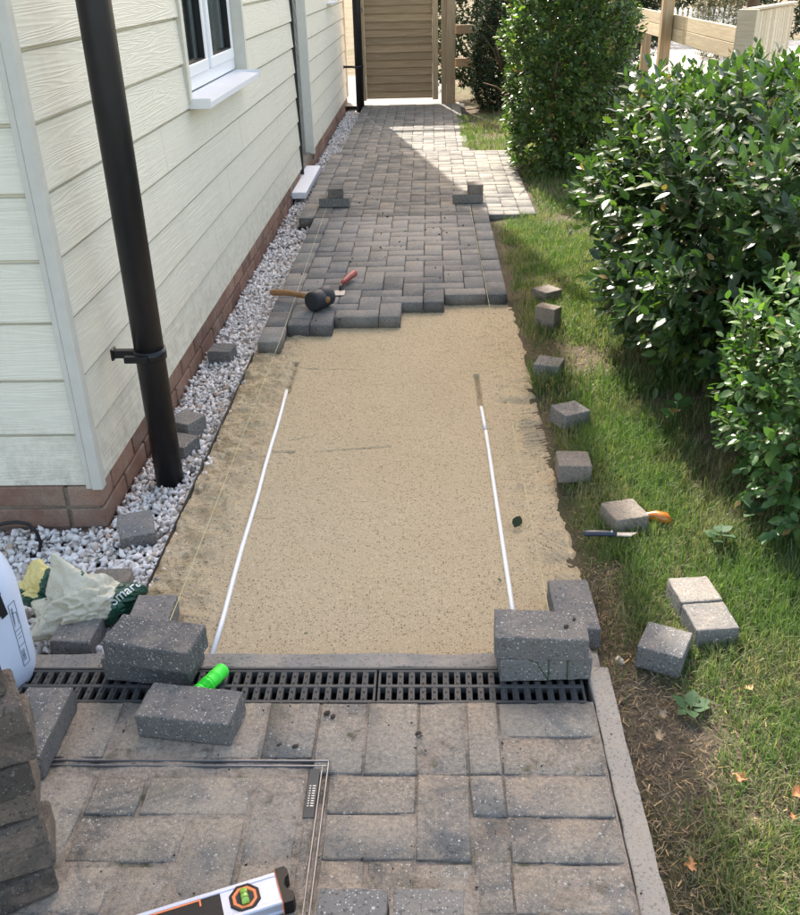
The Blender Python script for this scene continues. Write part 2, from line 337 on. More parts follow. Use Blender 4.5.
def block_mesh(name, lx, ly, lz, seed, sub=True, bev=.004, chip=0.0):
    """a concrete paving block, top edges chamfered, sides slightly uneven; origin at the base centre"""
    bm = bmesh.new(); add_box(bm, -lx/2, lx/2, -ly/2, ly/2, 0, lz, bev, 2)
    if sub:
        for ax, half in ((0, lx), (1, ly), (2, lz)):
            n_ = max(2, int(half/.0125))
            for k in range(1, n_):
                co = [0, 0, 0]; no = [0, 0, 0]; no[ax] = 1; co[ax] = half*k/n_ - (half/2 if ax < 2 else 0)
                bmesh.ops.bisect_plane(bm, geom=bm.verts[:]+bm.edges[:]+bm.faces[:], plane_co=co, plane_no=no)
        for v in bm.verts:
            c = v.co; q = Vector((c.x*45+seed*9.1, c.y*45, c.z*45)); a = noise.noise_vector(q); b = noise.noise_vector(q*3.1)
            edge = (abs(c.x) > lx/2-.006) + (abs(c.y) > ly/2-.006) + (c.z > lz-.006 or c.z < .006)
            w = .0009 if edge < 2 else .0021
            v.co += a*w*.55 + b*w*.35
            if chip and edge >= 2 and noise.noise(q*.55) > .28: v.co *= 1-.03*chip; 
            if v.co.z < 0: v.co.z = 0
    me = from_bm(bm, name)
    return me
# low-poly paver for laid fields (12..50 tris)
def low_paver(lx, ly, h=.06, ch=.0028, j=0):
    a, b = lx/2, ly/2; c, d = a-ch, b-ch; jt = lambda: random.uniform(-j, j)
    V = []
    for (x, y, z) in [(-a, -b, -h), (a, -b, -h), (a, b, -h), (-a, b, -h), (-a, -b, -ch), (a, -b, -ch), (a, b, -ch), (-a, b, -ch), (-c, -d, 0), (c, -d, 0), (c, d, 0), (-c, d, 0)]:
        V.append((x+jt(), y+jt(), z+(jt()*.4)))
    Fs = [(0, 1, 5, 4), (1, 2, 6, 5), (2, 3, 7, 6), (3, 0, 4, 7), (4, 5, 9, 8), (5, 6, 10, 9), (6, 7, 11, 10), (7, 4, 8, 11), (8, 9, 10, 11), (3, 2, 1, 0)]
    return from_np('paver', V, Fs)
_pc = {}
def paver(x0, x1, y0, y1, m, parent, z=0, jz=.0012, gap=.0022, jr=.004, name='paver', j=.0012):
    key = (round((x1-x0)*200), round((y1-y0)*200), m.name, random.randrange(3), j)
    if key not in _pc:
        me = low_paver(key[0]/200-gap*2, key[1]/200-gap*2, j=j); me.materials.append(m); _pc[key] = me
    o = bpy.data.objects.new(name, _pc[key]); COL.objects.link(o); o.parent = parent
    o.location = ((x0+x1)/2, (y0+y1)/2, z+random.uniform(-jz, jz)); o.rotation_euler = (random.uniform(-jr, jr), random.uniform(-jr, jr), random.uniform(-jr, jr))
    return o
def sheet(name, x0, x1, y0, y1, z, m, nx=1, ny=1, fn=None, parent=None):
    X, Y = np.meshgrid(np.linspace(x0, x1, nx+1), np.linspace(y0, y1, ny+1)); Z = np.full_like(X, z, dtype=float)
    if fn is not None: Z = Z + fn(X, Y)
    V = np.stack([X, Y, Z], -1).reshape(-1, 3); i = np.arange(ny)[:, None]*(nx+1)+np.arange(nx)[None]; i = i.ravel()
    return link(name, from_np(name, V, np.stack([i, i+1, i+nx+2, i+nx+1], -1), nx > 1), m, parent)
# value noise for numpy
_g = rng.random((256, 256))
def vnoise(x, y, s):
    x = np.asarray(x)*s+37.3; y = np.asarray(y)*s+91.7; xi = np.floor(x).astype(int); yi = np.floor(y).astype(int); fx = x-xi; fy = y-yi
    fx = fx*fx*(3-2*fx); fy = fy*fy*(3-2*fy); g = lambda a, b: _g[a % 256, b % 256]
    return (g(xi, yi)*(1-fx)+g(xi+1, yi)*fx)*(1-fy)+(g(xi, yi+1)*(1-fx)+g(xi+1, yi+1)*fx)*fy
def fbm(x, y, s, o=4):
    t = 0; a = .5
    for k in range(o): t = t + a*(vnoise(x, y, s*2**k)-.5); a *= .5
    return t

# ================================================================== THE SETTING
kind(sheet('ground', -300, 300, -120, 400, -.16, M['soil'], 2, 2), 'structure')
# lawn soil, right of the paths
def lawn_z(X, Y):
    dip = np.clip((.085-X-fbm(X, Y, 9, 3)*.05)/.05, 0, 1)*((Y > .36) & (Y < 2.97))
    return fbm(X, Y, 6, 4)*.03*(1-dip*.7) + np.clip((X-.05)*.06, -.01, .04) - dip*.022
lawn = kind(sheet('lawn_ground', .002, 2.6, -1.6, 9.95, -.03, M['soil'], 130, 520, lawn_z), 'structure')
kind(sheet('verge_ground', -.12, .028, 6.9, 9.95, -.03, M['soil'], 10, 160, lambda X, Y: fbm(X, Y, 8)*.02), 'structure')
kind(sheet('driveway', 1.75, 14, 4.0, 18.3, -.012, M['bright'], 2, 2), 'structure')
kind(sheet('yard_ground', -9, -.12, 10.06, 13.5, -.02, M['bright'], 2, 2), 'structure')
# sand bed
def sand_z(X, Y):
    z = fbm(X, Y, 5, 3)*.006 + fbm(X, Y, 70, 3)*.0052
    side = np.clip((-.905-X)/.05, 0, 1); z += side*(fbm(X, Y, 22, 4)*.034+.002)
    rs = np.clip((X+.150)/.05, 0, 1); z += rs*(fbm(X, Y, 18, 4)*.024+.001)
    for (a, b, c, d, w, dep) in [(-.921, 1.96, -.925, 2.27, .011, .022), (-.181, 1.80, -.184, 2.12, .008, .026), (-.175, 1.6, -.179, 1.8, .009, .006)]:
        t = np.clip((Y-b)/(d-b), 0, 1); cx_ = a+(c-a)*t; q = np.exp(-((X-cx_)/w)**2)*((Y > b-.01) & (Y < d)); z -= q*dep*(.8+fbm(X, Y, 60)*1.6)
    # rake marks by the right edge
    rk = np.exp(-((Y-1.58)/.17)**2)*np.clip((X+.07)/.03, 0, 1)*(X < .03); z += rk*.0045*np.sin((Y-.35*X)*2*PI/.022+fbm(X, Y, 9)*3)
    rk = np.exp(-((Y-.84)/.12)**2)*np.clip((X+.08)/.03, 0, 1)*np.clip((.02-X)/.02, 0, 1); z += rk*.003*np.sin((Y+.9*X)*2*PI/.024+fbm(X, Y, 9)*3)
    # float lines left across the bed
    for (x0, x1, yy, sl, dep) in [(-.9, -.825, 1.46, 0, .011), (-.76, -.5, 1.462, .13, .006), (-.86, -.79, 1.545, .4, .007), (-.9, -.66, 2.2, -.1, .004), (-.7, -.3, 2.02, .02, .0025)]:
        z -= dep*1.5*np.exp(-((Y-yy-(X-x0)*sl)/.0048)**2)*((X > x0) & (X < x1))*(.6+2*fbm(X, Y, 40))
    lump = np.clip(fbm(X, Y, 26, 2)-.17, 0, 1)*((Y > 1.75)); z += lump*.03*(X > -.35)
    lip = np.exp(-((Y-1.86)/.02)**2)*np.clip((X+.14)/.04, 0, 1); z -= lip*.012
    z -= np.clip((X-.022-fbm(Y*0+3.1, Y, 2.3, 5)*.06-fbm(X, Y, 24, 3)*.018)/.03, 0, 1.5)*.018
    return z
kind(sheet('sand_bed', -1.112, .075, .36, 3.0, -.052, M['sand'], 345, 760, sand_z), 'structure')

edge_strip = kind(box('plastic_edging', -1.1165, -1.1125, .42, 2.36, -.10, -.040, M['black']), 'structure')
# ---- concrete edging: strip behind the drain, kerb on the right
def slab(name, x0, x1, y0, y1, z0, z1, m, parent=None):
    bm = bmesh.new(); add_box(bm, x0, x1, y0, y1, z0, z1, .004, 2)
    for ax, a, b in ((0, x0, x1), (1, y0, y1)):
        n_ = max(2, int((b-a)/.025))
        for k in range(1, n_):
            co = [0, 0, 0]; no = [0, 0, 0]; no[ax] = 1; co[ax] = a+(b-a)*k/n_
            bmesh.ops.bisect_plane(bm, geom=bm.verts[:]+bm.edges[:]+bm.faces[:], plane_co=co, plane_no=no)
    for v in bm.verts: v.co += noise.noise_vector(v.co*17)*.003+noise.noise_vector(v.co*60)*.0012
    return link(name, from_bm(bm, name), m, parent)
edg = kind(slab('concrete_edging', -1.12, .012, .316, .366, -.10, -.004, M['kerb']), 'structure')
slab('kerb_edging', -.022, .026, -1.2, .314, -.10, .0, M['kerb'], edg)
slab('kerb_edging', -1.36, -1.125, .316, .375, -.10, -.012, M['kerb'], edg)

# ---- patio in the foreground
patio = kind(sheet('patio', -2.6, -.024, -1.3, .2, -.0036, M['joint'], 760, 440, lambda X, Y: .0035*np.clip((X+.045)/.015, 0, 1)+fbm(X, Y, 14, 5)*.015+fbm(X, Y, 90, 2)*.004), 'structure')
P = lambda *a: paver(*a, M['patio'], patio, gap=.0024, jz=.0022, jr=.007, j=.0026)
for k in range(13): P(-.227, -.027, .1-.1*k-.0, .2-.1*k)
ys = [.2, .0, -.1, -.3, -.4, -.6, -.7, -.9, -1.1]
for a, b in zip(ys, ys[1:]): P(-.294, -.227, b, a)
for k in range(6): P(-.394, -.294, 0-.2*k, .2-.2*k)
P(-.5, -.394, .0, .2); P(-.6, -.5, .0, .2)
P(-.565, -.394, -.095, .0); P(-.565, -.394, -.195, -.095)
for k in range(4):
    y = -.195-.3*k; P(-.48, -.394, y-.2, y); P(-.565, -.48, y-.2, y); P(-.565, -.394, y-.3, y-.2)
for a, b in ((-.711, -.6), (-.812, -.711), (-.918, -.812), (-1.024, -.918), (-1.13, -1.024), (-1.235, -1.13), (-1.34, -1.235)): P(a, b, .040, .2)
for k in range(6):
    for j in range(5): P(-1.42-.2*j, -1.22-.2*j, -.07-.1*k, .03-.1*k)
# ---- recessed access cover with paver inlays
cover = thing('access_cover', 'recessed rectangular access cover with thin metal rim filled with paving blocks, flush in the patio', 'access cover', (-.87, -.25, 0))
def rim(x0, x1, y0, y1, z0, z1, m): 
    o = box('rim', x0, x1, y0, y1, z0, z1, m, None, .0008); o.parent = cover; o.location -= Vector((-.87, -.25, 0)); return o
rim(-1.20, -.567, .031, .0345, -.05, .003, M['steel']); rim(-1.20, -.572, .019, .0225, -.05, .0015, M['steel']); rim(-1.2, -.572, .0225, .031, -.05, -.006, M['castiron'])
rim(-.5705, -.567, -1.0, .031, -.05, .003, M['steel']); rim(-.582, -.5785, -1.0, .019, -.05, .0015, M['steel']); rim(-.5785, -.5705, -1.0, .019, -.05, -.006, M['castiron'])
bedo = sheet('inlay_bed', -1.2, -.583, -1.0, .018, -.006, M['joint'], 220, 340, lambda X, Y: fbm(X, Y, 14, 5)*.010+fbm(X, Y, 90, 2)*.003); bedo.parent = cover; bedo.location = (.87, .25, 0)
def I(x0, x1, y0, y1):
    o = paver(x0, x1, y0, y1, M['patio'], cover, -.001, .0014, .0024, .005, j=.0022); o.location -= Vector((-.87, -.25, 0))
I(-.705, -.609, -.2, -.005); I(-.914, -.709, -.1, -.005); I(-1.018, -.918, -.1, -.005); I(-1.12, -1.024, -.2, -.005)
I(-1.04+.02, -.813, -.205, -.104); I(-.81, -.709, -.3, -.104); I(-.705, -.609, -.4, -.204)
I(-.914, -.813, -.4, -.209); I(-1.12, -.918, -.305, -.209); I(-1.12, -.918, -.41, -.309); I(-.81, -.709, -.405, -.304)
for k in range(3):
    y = -.41-.2*k; I(-.705, -.609, y-.2, y); I(-.81, -.709, y-.2, y); I(-1.02, -.813, y-.1, y); I(-1.02, -.813, y-.2, y-.1)
I(-.606, -.5835, -.2, -.109); I(-.606, -.5835, -.3, -.204); I(-.606, -.5835, -.4, -.304)
lp = box('maker_plate', -.605, -.5835, -.105, .014, -.03, .0005, M['galv'], cover, .001); lp.location -= Vector((-.87, -.25, 0)); lp.data.materials[0] = M['castiron']
bm = bmesh.new()
for k in range(9):
    add_box(bm, -.0015, .0015, -.001, .001, 0, .0006, mtx=Matrix.Translation((-.598, -.03-k*.006, .0005)))
    add_box(bm, -.003, .003, -.001, .001, 0, .0006, mtx=Matrix.Translation((-.5905, -.03-k*.006, .0005)))
o = link('embossed_marks', from_bm(bm, 'embossed_marks'), M['galv'], lp); o.location = -lp.location-Vector((-.87, -.25, 0))

# ---- drainage channel
dr = thing('drainage_channel', 'black slotted drainage channel running across the path behind the patio', 'drain', (-.65, .255, 0))
D0 = Vector((-.65, .255, 0))
def dl(o): o.location = o.location-D0; o.parent = dr; return o
dl(box('channel_bed', -1.28, -.025, .203, .312, -.12, -.075, M['black']))
dl(box('channel_wall', -1.28, -.025, .2015, .2055, -.12, -.002, M['castiron'])); dl(box('channel_wall', -1.28, -.025, .3095, .3135, -.12, -.002, M['castiron']))
def grate(x0, x1):
    bm = bmesh.new(); y0, y1 = .2065, .3085; n_ = int(round((x1-x0)/.0256)); p_ = (x1-x0)/n_; ym = (y0+y1)/2
    for a, b in ((y0, y0+.006), (ym-.006, ym+.004), (y1-.007, y1)): add_box(bm, x0+.001, x1-.001, a, b, -.022, -.004, .0012)
    for k in range(n_+1):
        xc = x0+k*p_; w = .0068
        for (a, b) in ((y0+.0055, ym-.0055), (ym+.0035, y1-.0065)):
            add_box(bm, max(x0+.001, xc-w), min(x1-.001, xc+w), a, b, -.022, -.0052, .001)
            if 0 < k < n_:
                c = (a+b)/2
                add_box(bm, xc-.0025, xc+.0025, c-.018, c-.004, -.0052, -.0022, .0008); add_box(bm, xc-.0025, xc+.0025, c+.004, c+.018, -.0052, -.0022, .0008)
    o = link('grate', from_bm(bm, 'grate'), M['castiron']); o.location = -D0; o.parent = dr
grate(-1.278, -.985); grate(-.983, -.486); grate(-.484, -.034)

# ---- paths of paving blocks
lpth = kind(sheet('laid_path', -1.1, 0, 2.3, 4.63, -.035, M['pathjoint'], 60, 120, lambda X, Y: fbm(X, Y, 30, 4)*.004 - .04*((Y < 3.0))), 'structure')
OX, OY = -1.1, 2.37
front = {0: 0, 1: 2, 2: 2, 3: 3, 4: 3, 5: 3, 6: 5, 7: 5, 8: 6, 9: 6}
NR = 23
PM = M['paver']
def pathpv(i0, i1, j0, j1, par=lpth, m=PM, jj=.0012, xs=0):
    paver(OX+i0*.1+xs, OX+i1*.1+xs, OY+j0*.1, OY+j1*.1, m, par, 0, .0016, .0020, .0055, j=jj)
def herring(cols, j0f, j1, par, m, xs=0):
    done = set(); cs = set(cols)
    for j in range(0, j1):
        for i in cols:
            if j < j0f(i) or (i, j) in done: continue
            v = (i+j) % 4
            if v == 2 and (i+1) in cs and j >= j0f(i+1): pathpv(i, i+2, j, j+1, par, m, xs=xs); done |= {(i, j), (i+1, j)}
            elif v == 0 and j+1 < j1: pathpv(i, i+1, j, j+2, par, m, xs=xs); done |= {(i, j), (i, j+1)}
            else: pathpv(i, i+1, j, j+1, par, m, xs=xs); done.add((i, j))
herring(list(range(1, 10)), lambda i: front[i], 22, lpth, PM)
for k in range(11): pathpv(0, 1, 2*k, 2*k+2 if k < 11 else 23)
for k in range(8): pathpv(10, 11, 6+2*k, 8+2*k)
# older path: wider bay, then narrow run to the gate
opth = kind(sheet('old_path', -1.2, .3, 4.57, 6.86, -.007, M['pathjoint'], 10, 10), 'structure')
sheet('path_bedding', -1.12, 0.02, 6.86, 10.02, -.007, M['pathjoint'], 10, 10, parent=opth)
OM = M['oldpaver']; OM2 = M['oldpaver']
def rows(j0, j1): return j0, j1
j0, j1 = 22, 45
herring(list(range(0, 13)), lambda i: j0, j1, opth, OM)
k = j0
while k < j1: pathpv(-1, 0, k, min(k+2, j1), opth, OM); k += 2
k = j0
while k < j1: pathpv(13, 14, k, min(k+2, j1), opth, OM); k += 2
herring(list(range(1, 10)), lambda i: j1, 76, opth, OM, xs=-.03)
k = j1
while k < 76: pathpv(0, 1, k, k+2, opth, OM, xs=-.03); pathpv(10, 11, k, k+2, opth, OM, xs=-.03); k += 2
pv = [o for o in opth.children if o.name.startswith('paver')]
pv.sort(key=lambda o: o.location.y)
if len(pv) > 300:      # the far ones become one part
    bm = bmesh.new()
    for o in pv[300:]:
        me = o.data.copy(); me.transform(Matrix.LocRotScale(o.location, o.rotation_euler, None)); bm.from_mesh(me); bpy.data.meshes.remove(me)
    kind(link('far_pavers', from_bm(bm, 'far_pavers'), OM, opth), 'stuff')
    for o in pv[300:]: bpy.data.objects.remove(o)

# ---- gravel strip
def gravel_z(X, Y): return -.088 + .022*np.clip((X+1.33)/.22, 0, 1) - .015*np.clip((-1.34-X)/.3, 0, 1)
kind(sheet('gravel_bed', -1.345, -1.09, .37, 10.3, -.028, M['clod'], 12, 200, gravel_z), 'structure')
kind(sheet('corner_bed', -2.6, -1.34, .2, 1.06, -.028, M['clod'], 40, 30, gravel_z), 'structure')
def pebble_tpl(k):
    bm = bmesh.new(); bmesh.ops.create_icosphere(bm, subdivisions=1 if k else 1, radius=1)
    r = random.Random(k)
    for v in bm.verts: v.co *= r.uniform(.62, 1.25)
    bm.verts.ensure_lookup_table(); V = np.array([v.co[:] for v in bm.verts]); Fc = np.array([[v.index for v in f.verts] for f in bm.faces]); bm.free(); return V, Fc
TP = [pebble_tpl(k) for k in range(8)]
def rotm(n):
    q = rng.normal(size=(n, 4)); q /= np.linalg.norm(q, axis=1)[:, None]; w, x, y, z = q.T
    return np.stack([1-2*(y*y+z*z), 2*(x*y-z*w), 2*(x*z+y*w), 2*(x*y+z*w), 1-2*(x*x+z*z), 2*(y*z-x*w), 2*(x*z-y*w), 2*(y*z+x*w), 1-2*(x*x+y*y)], -1).reshape(n, 3, 3)
def scatter(P_, size, tpls, sq=(1, .68, .5)):
    Vs, Fs, off = [], [], 0; n = len(P_); R = rotm(n); which = rng.integers(0, len(tpls), n)
    for t, (V, Fc) in enumerate(tpls):
        id_ = np.where(which == t)[0]
        if not len(id_): continue
        A = V[None]*np.array(sq)[None, None]*size[id_][:, None, None]; A = np.einsum('nij,nkj->nki', R[id_], A)+P_[id_][:, None]
        Vs.append(A.reshape(-1, 3)); Fs.append((Fc[None]+(np.arange(len(id_))*len(V))[:, None, None]+off).reshape(-1, Fc.shape[1])); off += len(id_)*len(V)
    return np.concatenate(Vs), np.concatenate(Fs)
def gravel(n, x0, x1, y0, y1, smin, smax, keep=None):
    X = rng.uniform(x0, x1, n); Y = rng.uniform(y0, y1, n)
    if keep is not None: k_ = keep(X, Y); X, Y = X[k_], Y[k_]
    Z = gravel_z(X, Y)+rng.uniform(-.016, .010, len(X))+fbm(X, Y, 9, 3)*.03; s = rng.uniform(smin, smax, len(X))
    return np.stack([X, Y, Z], -1), s
gs = [gravel(4300, -1.335, -1.095, .38, 1.6, .004, .0165), gravel(6600, -1.335, -1.097, 1.6, 4.0, .005, .0165), gravel(8600, -1.335, -1.11, 4.0, 10.3, .007, .017, lambda X, Y: (X < -1.215) | (Y < 4.57) | (Y > 6.86)),
      gravel(4300, -1.9, -1.335, .30, 1.045, .005, .019)]
V_, F_ = scatter(np.concatenate([g[0] for g in gs]), np.concatenate([g[1] for g in gs]), TP)
gv = kind(link('gravel', from_np('gravel', V_, F_), M['gravel']), 'stuff'); tag(gv, 'white angular gravel filling the strip between house wall and path', 'gravel')

# ================================================================== THE HOUSE
WXX = -1.337; YC = 1.05; YE = 10.46; ZB = .045; EX = .17; HT = 6.62
house = thing('house', 'house clad in cream horizontal boards on a low brick plinth, left of the path', 'house', (WXX, YC, 0))
H0 = Vector((WXX, YC, 0))
def hl(o, par=house): o.location = o.location-H0; o.parent = par; return o
# cores (kept behind the cladding and round the openings)
WY0, WY1, WZ0, WZ1 = 2.745, 4.01, .925, 2.05
DY0, DY1 = 6.0, 6.69
xi = -1.40
def core(y0, y1, z0, z1, x1=xi): hl(box('wall', -7.0, x1, y0, y1, z0, z1, M['reveal']))
core(YC+.045, WY0, -.3, HT); core(WY0, WY1, -.3, WZ0-.03); core(WY0, WY1, WZ1, HT); core(WY1, DY0, -.3, HT); core(DY0, DY1, 2.1, HT); core(DY1, YE-.04, -.3, HT)
hl(box('wall', -7.0, -1.9, WY0, WY1, WZ0-.03, WZ1, M['inside'])); hl(box('wall', -7.0, -1.9, DY0, DY1, -.3, 2.1, M['inside']))
def boardmesh(L, h, th=.009, lap=.012):
    # board: x = length, y = out of the wall, z = up; the bottom edge stands proud
    pr = [(-.013, h+lap), (-.010, h+lap), (-.010, h-.010), (-.0005, h-.0125), (.004+th*.6, .0015), (.003+th*.6, 0), (-.006, 0)]; k = len(pr)
    V = [(0, y, z) for y, z in pr]+[(L, y, z) for y, z in pr]
    Fs = [(i, i+k, (i+1) % k+k, (i+1) % k) for i in range(k)]+[tuple(range(k)), tuple(range(2*k-1, k-1, -1))]
    return V, Fs
def board(name, p0, dirx, L, z, h, out, m=None):
    V, Fs = boardmesh(L, h); me = bpy.data.meshes.new(name); me.from_pydata(V, [], Fs); me.materials.append(m or M['clad']); me.update()
    o = bpy.data.objects.new(name, me); COL.objects.link(o); o.parent = house
    d = Vector(dirx); ou = Vector(out); a = random.uniform(-.001, .001)
    o.matrix_local = Matrix(((d.x, ou.x, 0, p0[0]-H0.x), (d.y, ou.y, 0, p0[1]-H0.y), (0, 0, 1, z+a), (0, 0, 0, 1))); return o
nc = int((HT-ZB)/EX)
random.seed(3)
for k in range(nc):
    z = ZB+k*EX; hgt = EX
    segs = [(YC+.035, WY0), (WY1, DY0), (DY1, YE-.03)] if WZ0-.04 < z+hgt*.6 and z < WZ1-.05 else [(YC+.035, DY0), (DY1, YE-.03)]
    if z > 2.05: segs = [(YC+.035, YE-.03)]
    for (a, b) in segs:
        cuts = [a]
        c = a+random.uniform(.9, 2.9)
        while c < b-.4: cuts.append(c); c += random.uniform(2.2, 3.4)
        cuts.append(b)
        for u, v in zip(cuts, cuts[1:]): board('cladding_board', (xi, v-.0006, 0), (0, -1, 0), v-u-.0012, z, hgt, (1, 0, 0)).location.x += .046
    # front wall
    board('cladding_board', (-7.0, YC+.024, 0), (1, 0, 0), 5.63, z+.003, hgt, (0, -1, 0))
    # far end wall
    if k % 2 == 0: pass
hl(box('end_wall', -7.0, xi+.05, YE-.035, YE, ZB, HT, M['clad']))
hl(box('corner_trim', WXX-.028, WXX+.004, YC-.004, YC+.032, ZB-.003, HT, M['trim'], None, .002))
hl(box('corner_trim', WXX-.046, WXX-.0285, YC-.001, YC+.03, ZB-.001, HT, M['trim'], None, .002))
hl(box('corner_trim', WXX-.024, WXX+.004, YE-.06, YE+.004, ZB-.003, HT, M['clad'], None, .002))
# brick plinth
pl = hl(box('brick_plinth', -7.0, WXX-.022, YC+.014, YE-.02, -.30, ZB-.004, M['mortar']))
for o in (pl,): pass
_bm = {}
def brick(x, y, z, L, along):
    key = (round(L, 3), along, random.randrange(4))
    if key not in _bm:
        bm = bmesh.new(); hx, hy = (.05, L/2) if along == 'y' else (L/2, .05); add_box(bm, -hx, hx, -hy, hy, -.0325, .0325, .003, 1)
        for v in bm.verts: v.co += noise.noise_vector(v.co*30+Vector((key[2]*5, 0, 0)))*.0022
        _bm[key] = from_bm(bm, 'brick'); _bm[key].materials.append(M['brick'])
    o = bpy.data.objects.new('brick', _bm[key]); COL.objects.link(o); o.parent = pl; o.location = Vector((x, y, z))-pl.location-H0
for c in range(4):
    z = ZB-.010-.0325-.075*c+.012; out = .0 + (.012 if c >= 2 else 0)
    y = YC+.006 - out; first = .215 if c % 2 else .1025
    L = first
    while y+L < YE: 
        if not (DY0-.05 < y+L/2 < DY1+.05 and z > -.02): brick(WXX-.058+out, y+L/2, z, L, 'y')
        y += L+.01; L = .215
    x = WXX-.0085+out; L = .1025 if c % 2 else .215; x -= L/2 if 0 else 0
    first = True
    while x > -2.9:
        if c % 2 == 1 or not first: brick(x-L/2 - (0 if c % 2 == 0 else 0), YC+.056-out, z, L, 'x') if not (first) else None
        if first: x -= .1025+.01 if c % 2 else .1025+.01; first = False; L = .215; brick(x-L/2, YC+.056-out, z, L, 'x')
        x -= L+.01; L = .215
# roof, above the picture
bm = bmesh.new()
for v in [(-7.3, YC-.25, HT), (WXX+.06, YC-.25, HT), (WXX+.06, YE+.06, HT), (-7.3, YE+.06, HT), (-4.2, YC-.25, HT+1.4), (-4.2, YE+.06, HT+1.4)]: bm.verts.new(v)
bm.verts.ensure_lookup_table(); g = lambda *a: bm.faces.new([bm.verts[i] for i in a])
g(0, 1, 4); g(1, 2, 5, 4); g(2, 3, 5); g(3, 0, 4, 5); g(3, 2, 1, 0)
hl(link('roof', from_bm(bm, 'roof'), M['roof']))
# window
win = hl(link('window', None)); win.location = Vector((WXX, WY0, WZ0))-H0
w0 = Vector((WXX, WY0, WZ0))
def wl(o): o.location = o.location-w0; o.parent = win; return o
fx0, fx1 = -1.455, -1.395
FY0, FY1 = WY0+.01, WY1-.005
wl(box('outer_frame', fx0, fx1, FY0, FY1, WZ0+.005, WZ0+.062, M['upvc'], None, .003))
wl(box('outer_frame', fx0, fx1, FY0, FY1, WZ1-.06, WZ1, M['upvc'], None, .003))
wl(box('outer_frame', fx0, fx1, FY0, FY0+.055, WZ0+.062, WZ1-.06, M['upvc'], None, .003)); wl(box('outer_frame', fx0, fx1, FY1-.055, FY1, WZ0+.062, WZ1-.06, M['upvc'], None, .003))
ym = 3.36
wl(box('mullion', fx0, fx1-.001, ym-.03, ym+.03, WZ0+.062, WZ1-.06, M['upvc'], None, .003))
for (a, b) in ((FY0+.055, ym-.03), (ym+.03, FY1-.055)):
    z0, z1 = WZ0+.062, WZ1-.06; s_ = .05; X0, X1 = -1.44, -1.383
    for (u0, u1, v0, v1) in ((a, b, z0, z0+s_), (a, b, z1-s_, z1), (a, a+s_, z0+s_, z1-s_), (b-s_, b, z0+s_, z1-s_)): wl(box('sash', X0, X1, u0+.001, u1-.001, v0, v1, M['upvc'], None, .004))
    for (u0, u1, v0, v1) in ((a+s_, b-s_, z0+s_, z0+s_+.006), (a+s_, b-s_, z1-s_-.006, z1-s_), (a+s_, a+s_+.006, z0+s_, z1-s_), (b-s_-.006, b-s_, z0+s_, z1-s_)): wl(box('gasket', X0+.02, X1-.004, u0, u1, v0, v1, M['seal']))
    wl(box('pane', -1.414, -1.408, a+s_+.002, b-s_-.002, z0+s_+.002, z1-s_-.002, M['glass']))
    V = []; n_ = 60
    for i in range(n_+1):
        yy = a+.02+(b-a-.04)*i/n_; xx = -1.475+.012*math.sin(i*1.1)+.008*math.sin(i*.37)
        V += [(xx, yy, WZ0+.05), (xx, yy, WZ1)]
    me = bpy.data.meshes.new('curtain'); me.from_pydata(V, [], [(2*i, 2*i+2, 2*i+3, 2*i+1) for i in range(n_)]); me.update(); wl(link('curtain', me, M['curtain']))
# reveals
hl(box('reveal', xi-.05, WXX+.004, WY1, WY1+.045, WZ0-.01, WZ1, M['reveal'])); hl(box('reveal', xi-.05, WXX+.001, WY0-.045, WY0, WZ0-.01, WZ1, M['reveal']))
# sill, projecting and sloping, with upturned ends
bm = bmesh.new(); a, b = WY0-.02, WY1-.05
pr = [(-1.40, .0), (-1.262, -.012), (-1.262, -.034), (-1.275, -.034), (-1.275, -.022), (-1.40, -.02)]
A = [bm.verts.new((x, a, WZ0+z)) for x, z in pr]; B = [bm.verts.new((x, b, WZ0+z)) for x, z in pr]
for i in range(6): bm.faces.new((A[i], A[(i+1) % 6], B[(i+1) % 6], B[i]))
bm.faces.new(A[::-1]); bm.faces.new(B); bmesh.ops.recalc_face_normals(bm, faces=bm.faces)
sl_ = wl(link('sill', from_bm(bm, 'sill'), M['sill']))
wl(box('sill_end_cap', -1.40, -1.259, a-.004, a-.0005, WZ0-.036, WZ0+.004, M['upvc'], None, .001)); wl(box('sill_end_cap', -1.40, -1.259, b+.0005, b+.004, WZ0-.036, WZ0+.004, M['upvc'], None, .001))
# small far window sill
sw = hl(box('small_window_sill', -1.40, -1.30, 8.55, 9.15, 1.085, 1.105, M['sill'], None, .003))
# door
door = hl(link('door', None)); door.location = Vector((WXX, DY0, 0))-H0
d0 = Vector((WXX, DY0, 0))
def dd(o): o.location = o.location-d0; o.parent = door; return o
dd(box('door_leaf', -1.53, -1.49, DY0+.05, DY1-.05, .02, 2.04, M['upvc'], None, .003))
dd(box('door_frame', -1.55, -1.46, DY1-.05, DY1-.001, .0, 2.09, M['upvc'], None, .003)); dd(box('door_frame', -1.55, -1.46, DY0+.001, DY0+.05, .0, 2.09, M['upvc'], None, .003)); dd(box('door_frame', -1.55, -1.46, DY0+.05, DY1-.05, 2.04, 2.09, M['upvc'], None, .003))
dd(box('drip_bar', -1.462, -1.452, DY0+.05, DY1-.05, .0, .035, M['seal']))
hl(box('reveal', -1.60, WXX+.008, DY1, DY1+.05, .03, 2.1, M['reveal'])); hl(box('door_gap_shade', WXX-.05, WXX+.004, DY0-.022, DY0-.0005, .0, 2.1, M['seal'], None, .002))  # the black strip stands in for the shadowed gap at the door's near edge
dd(box('threshold', -1.46, -1.245, 5.35, 6.36, -.05, -.004, M['upvc'], None, .004))
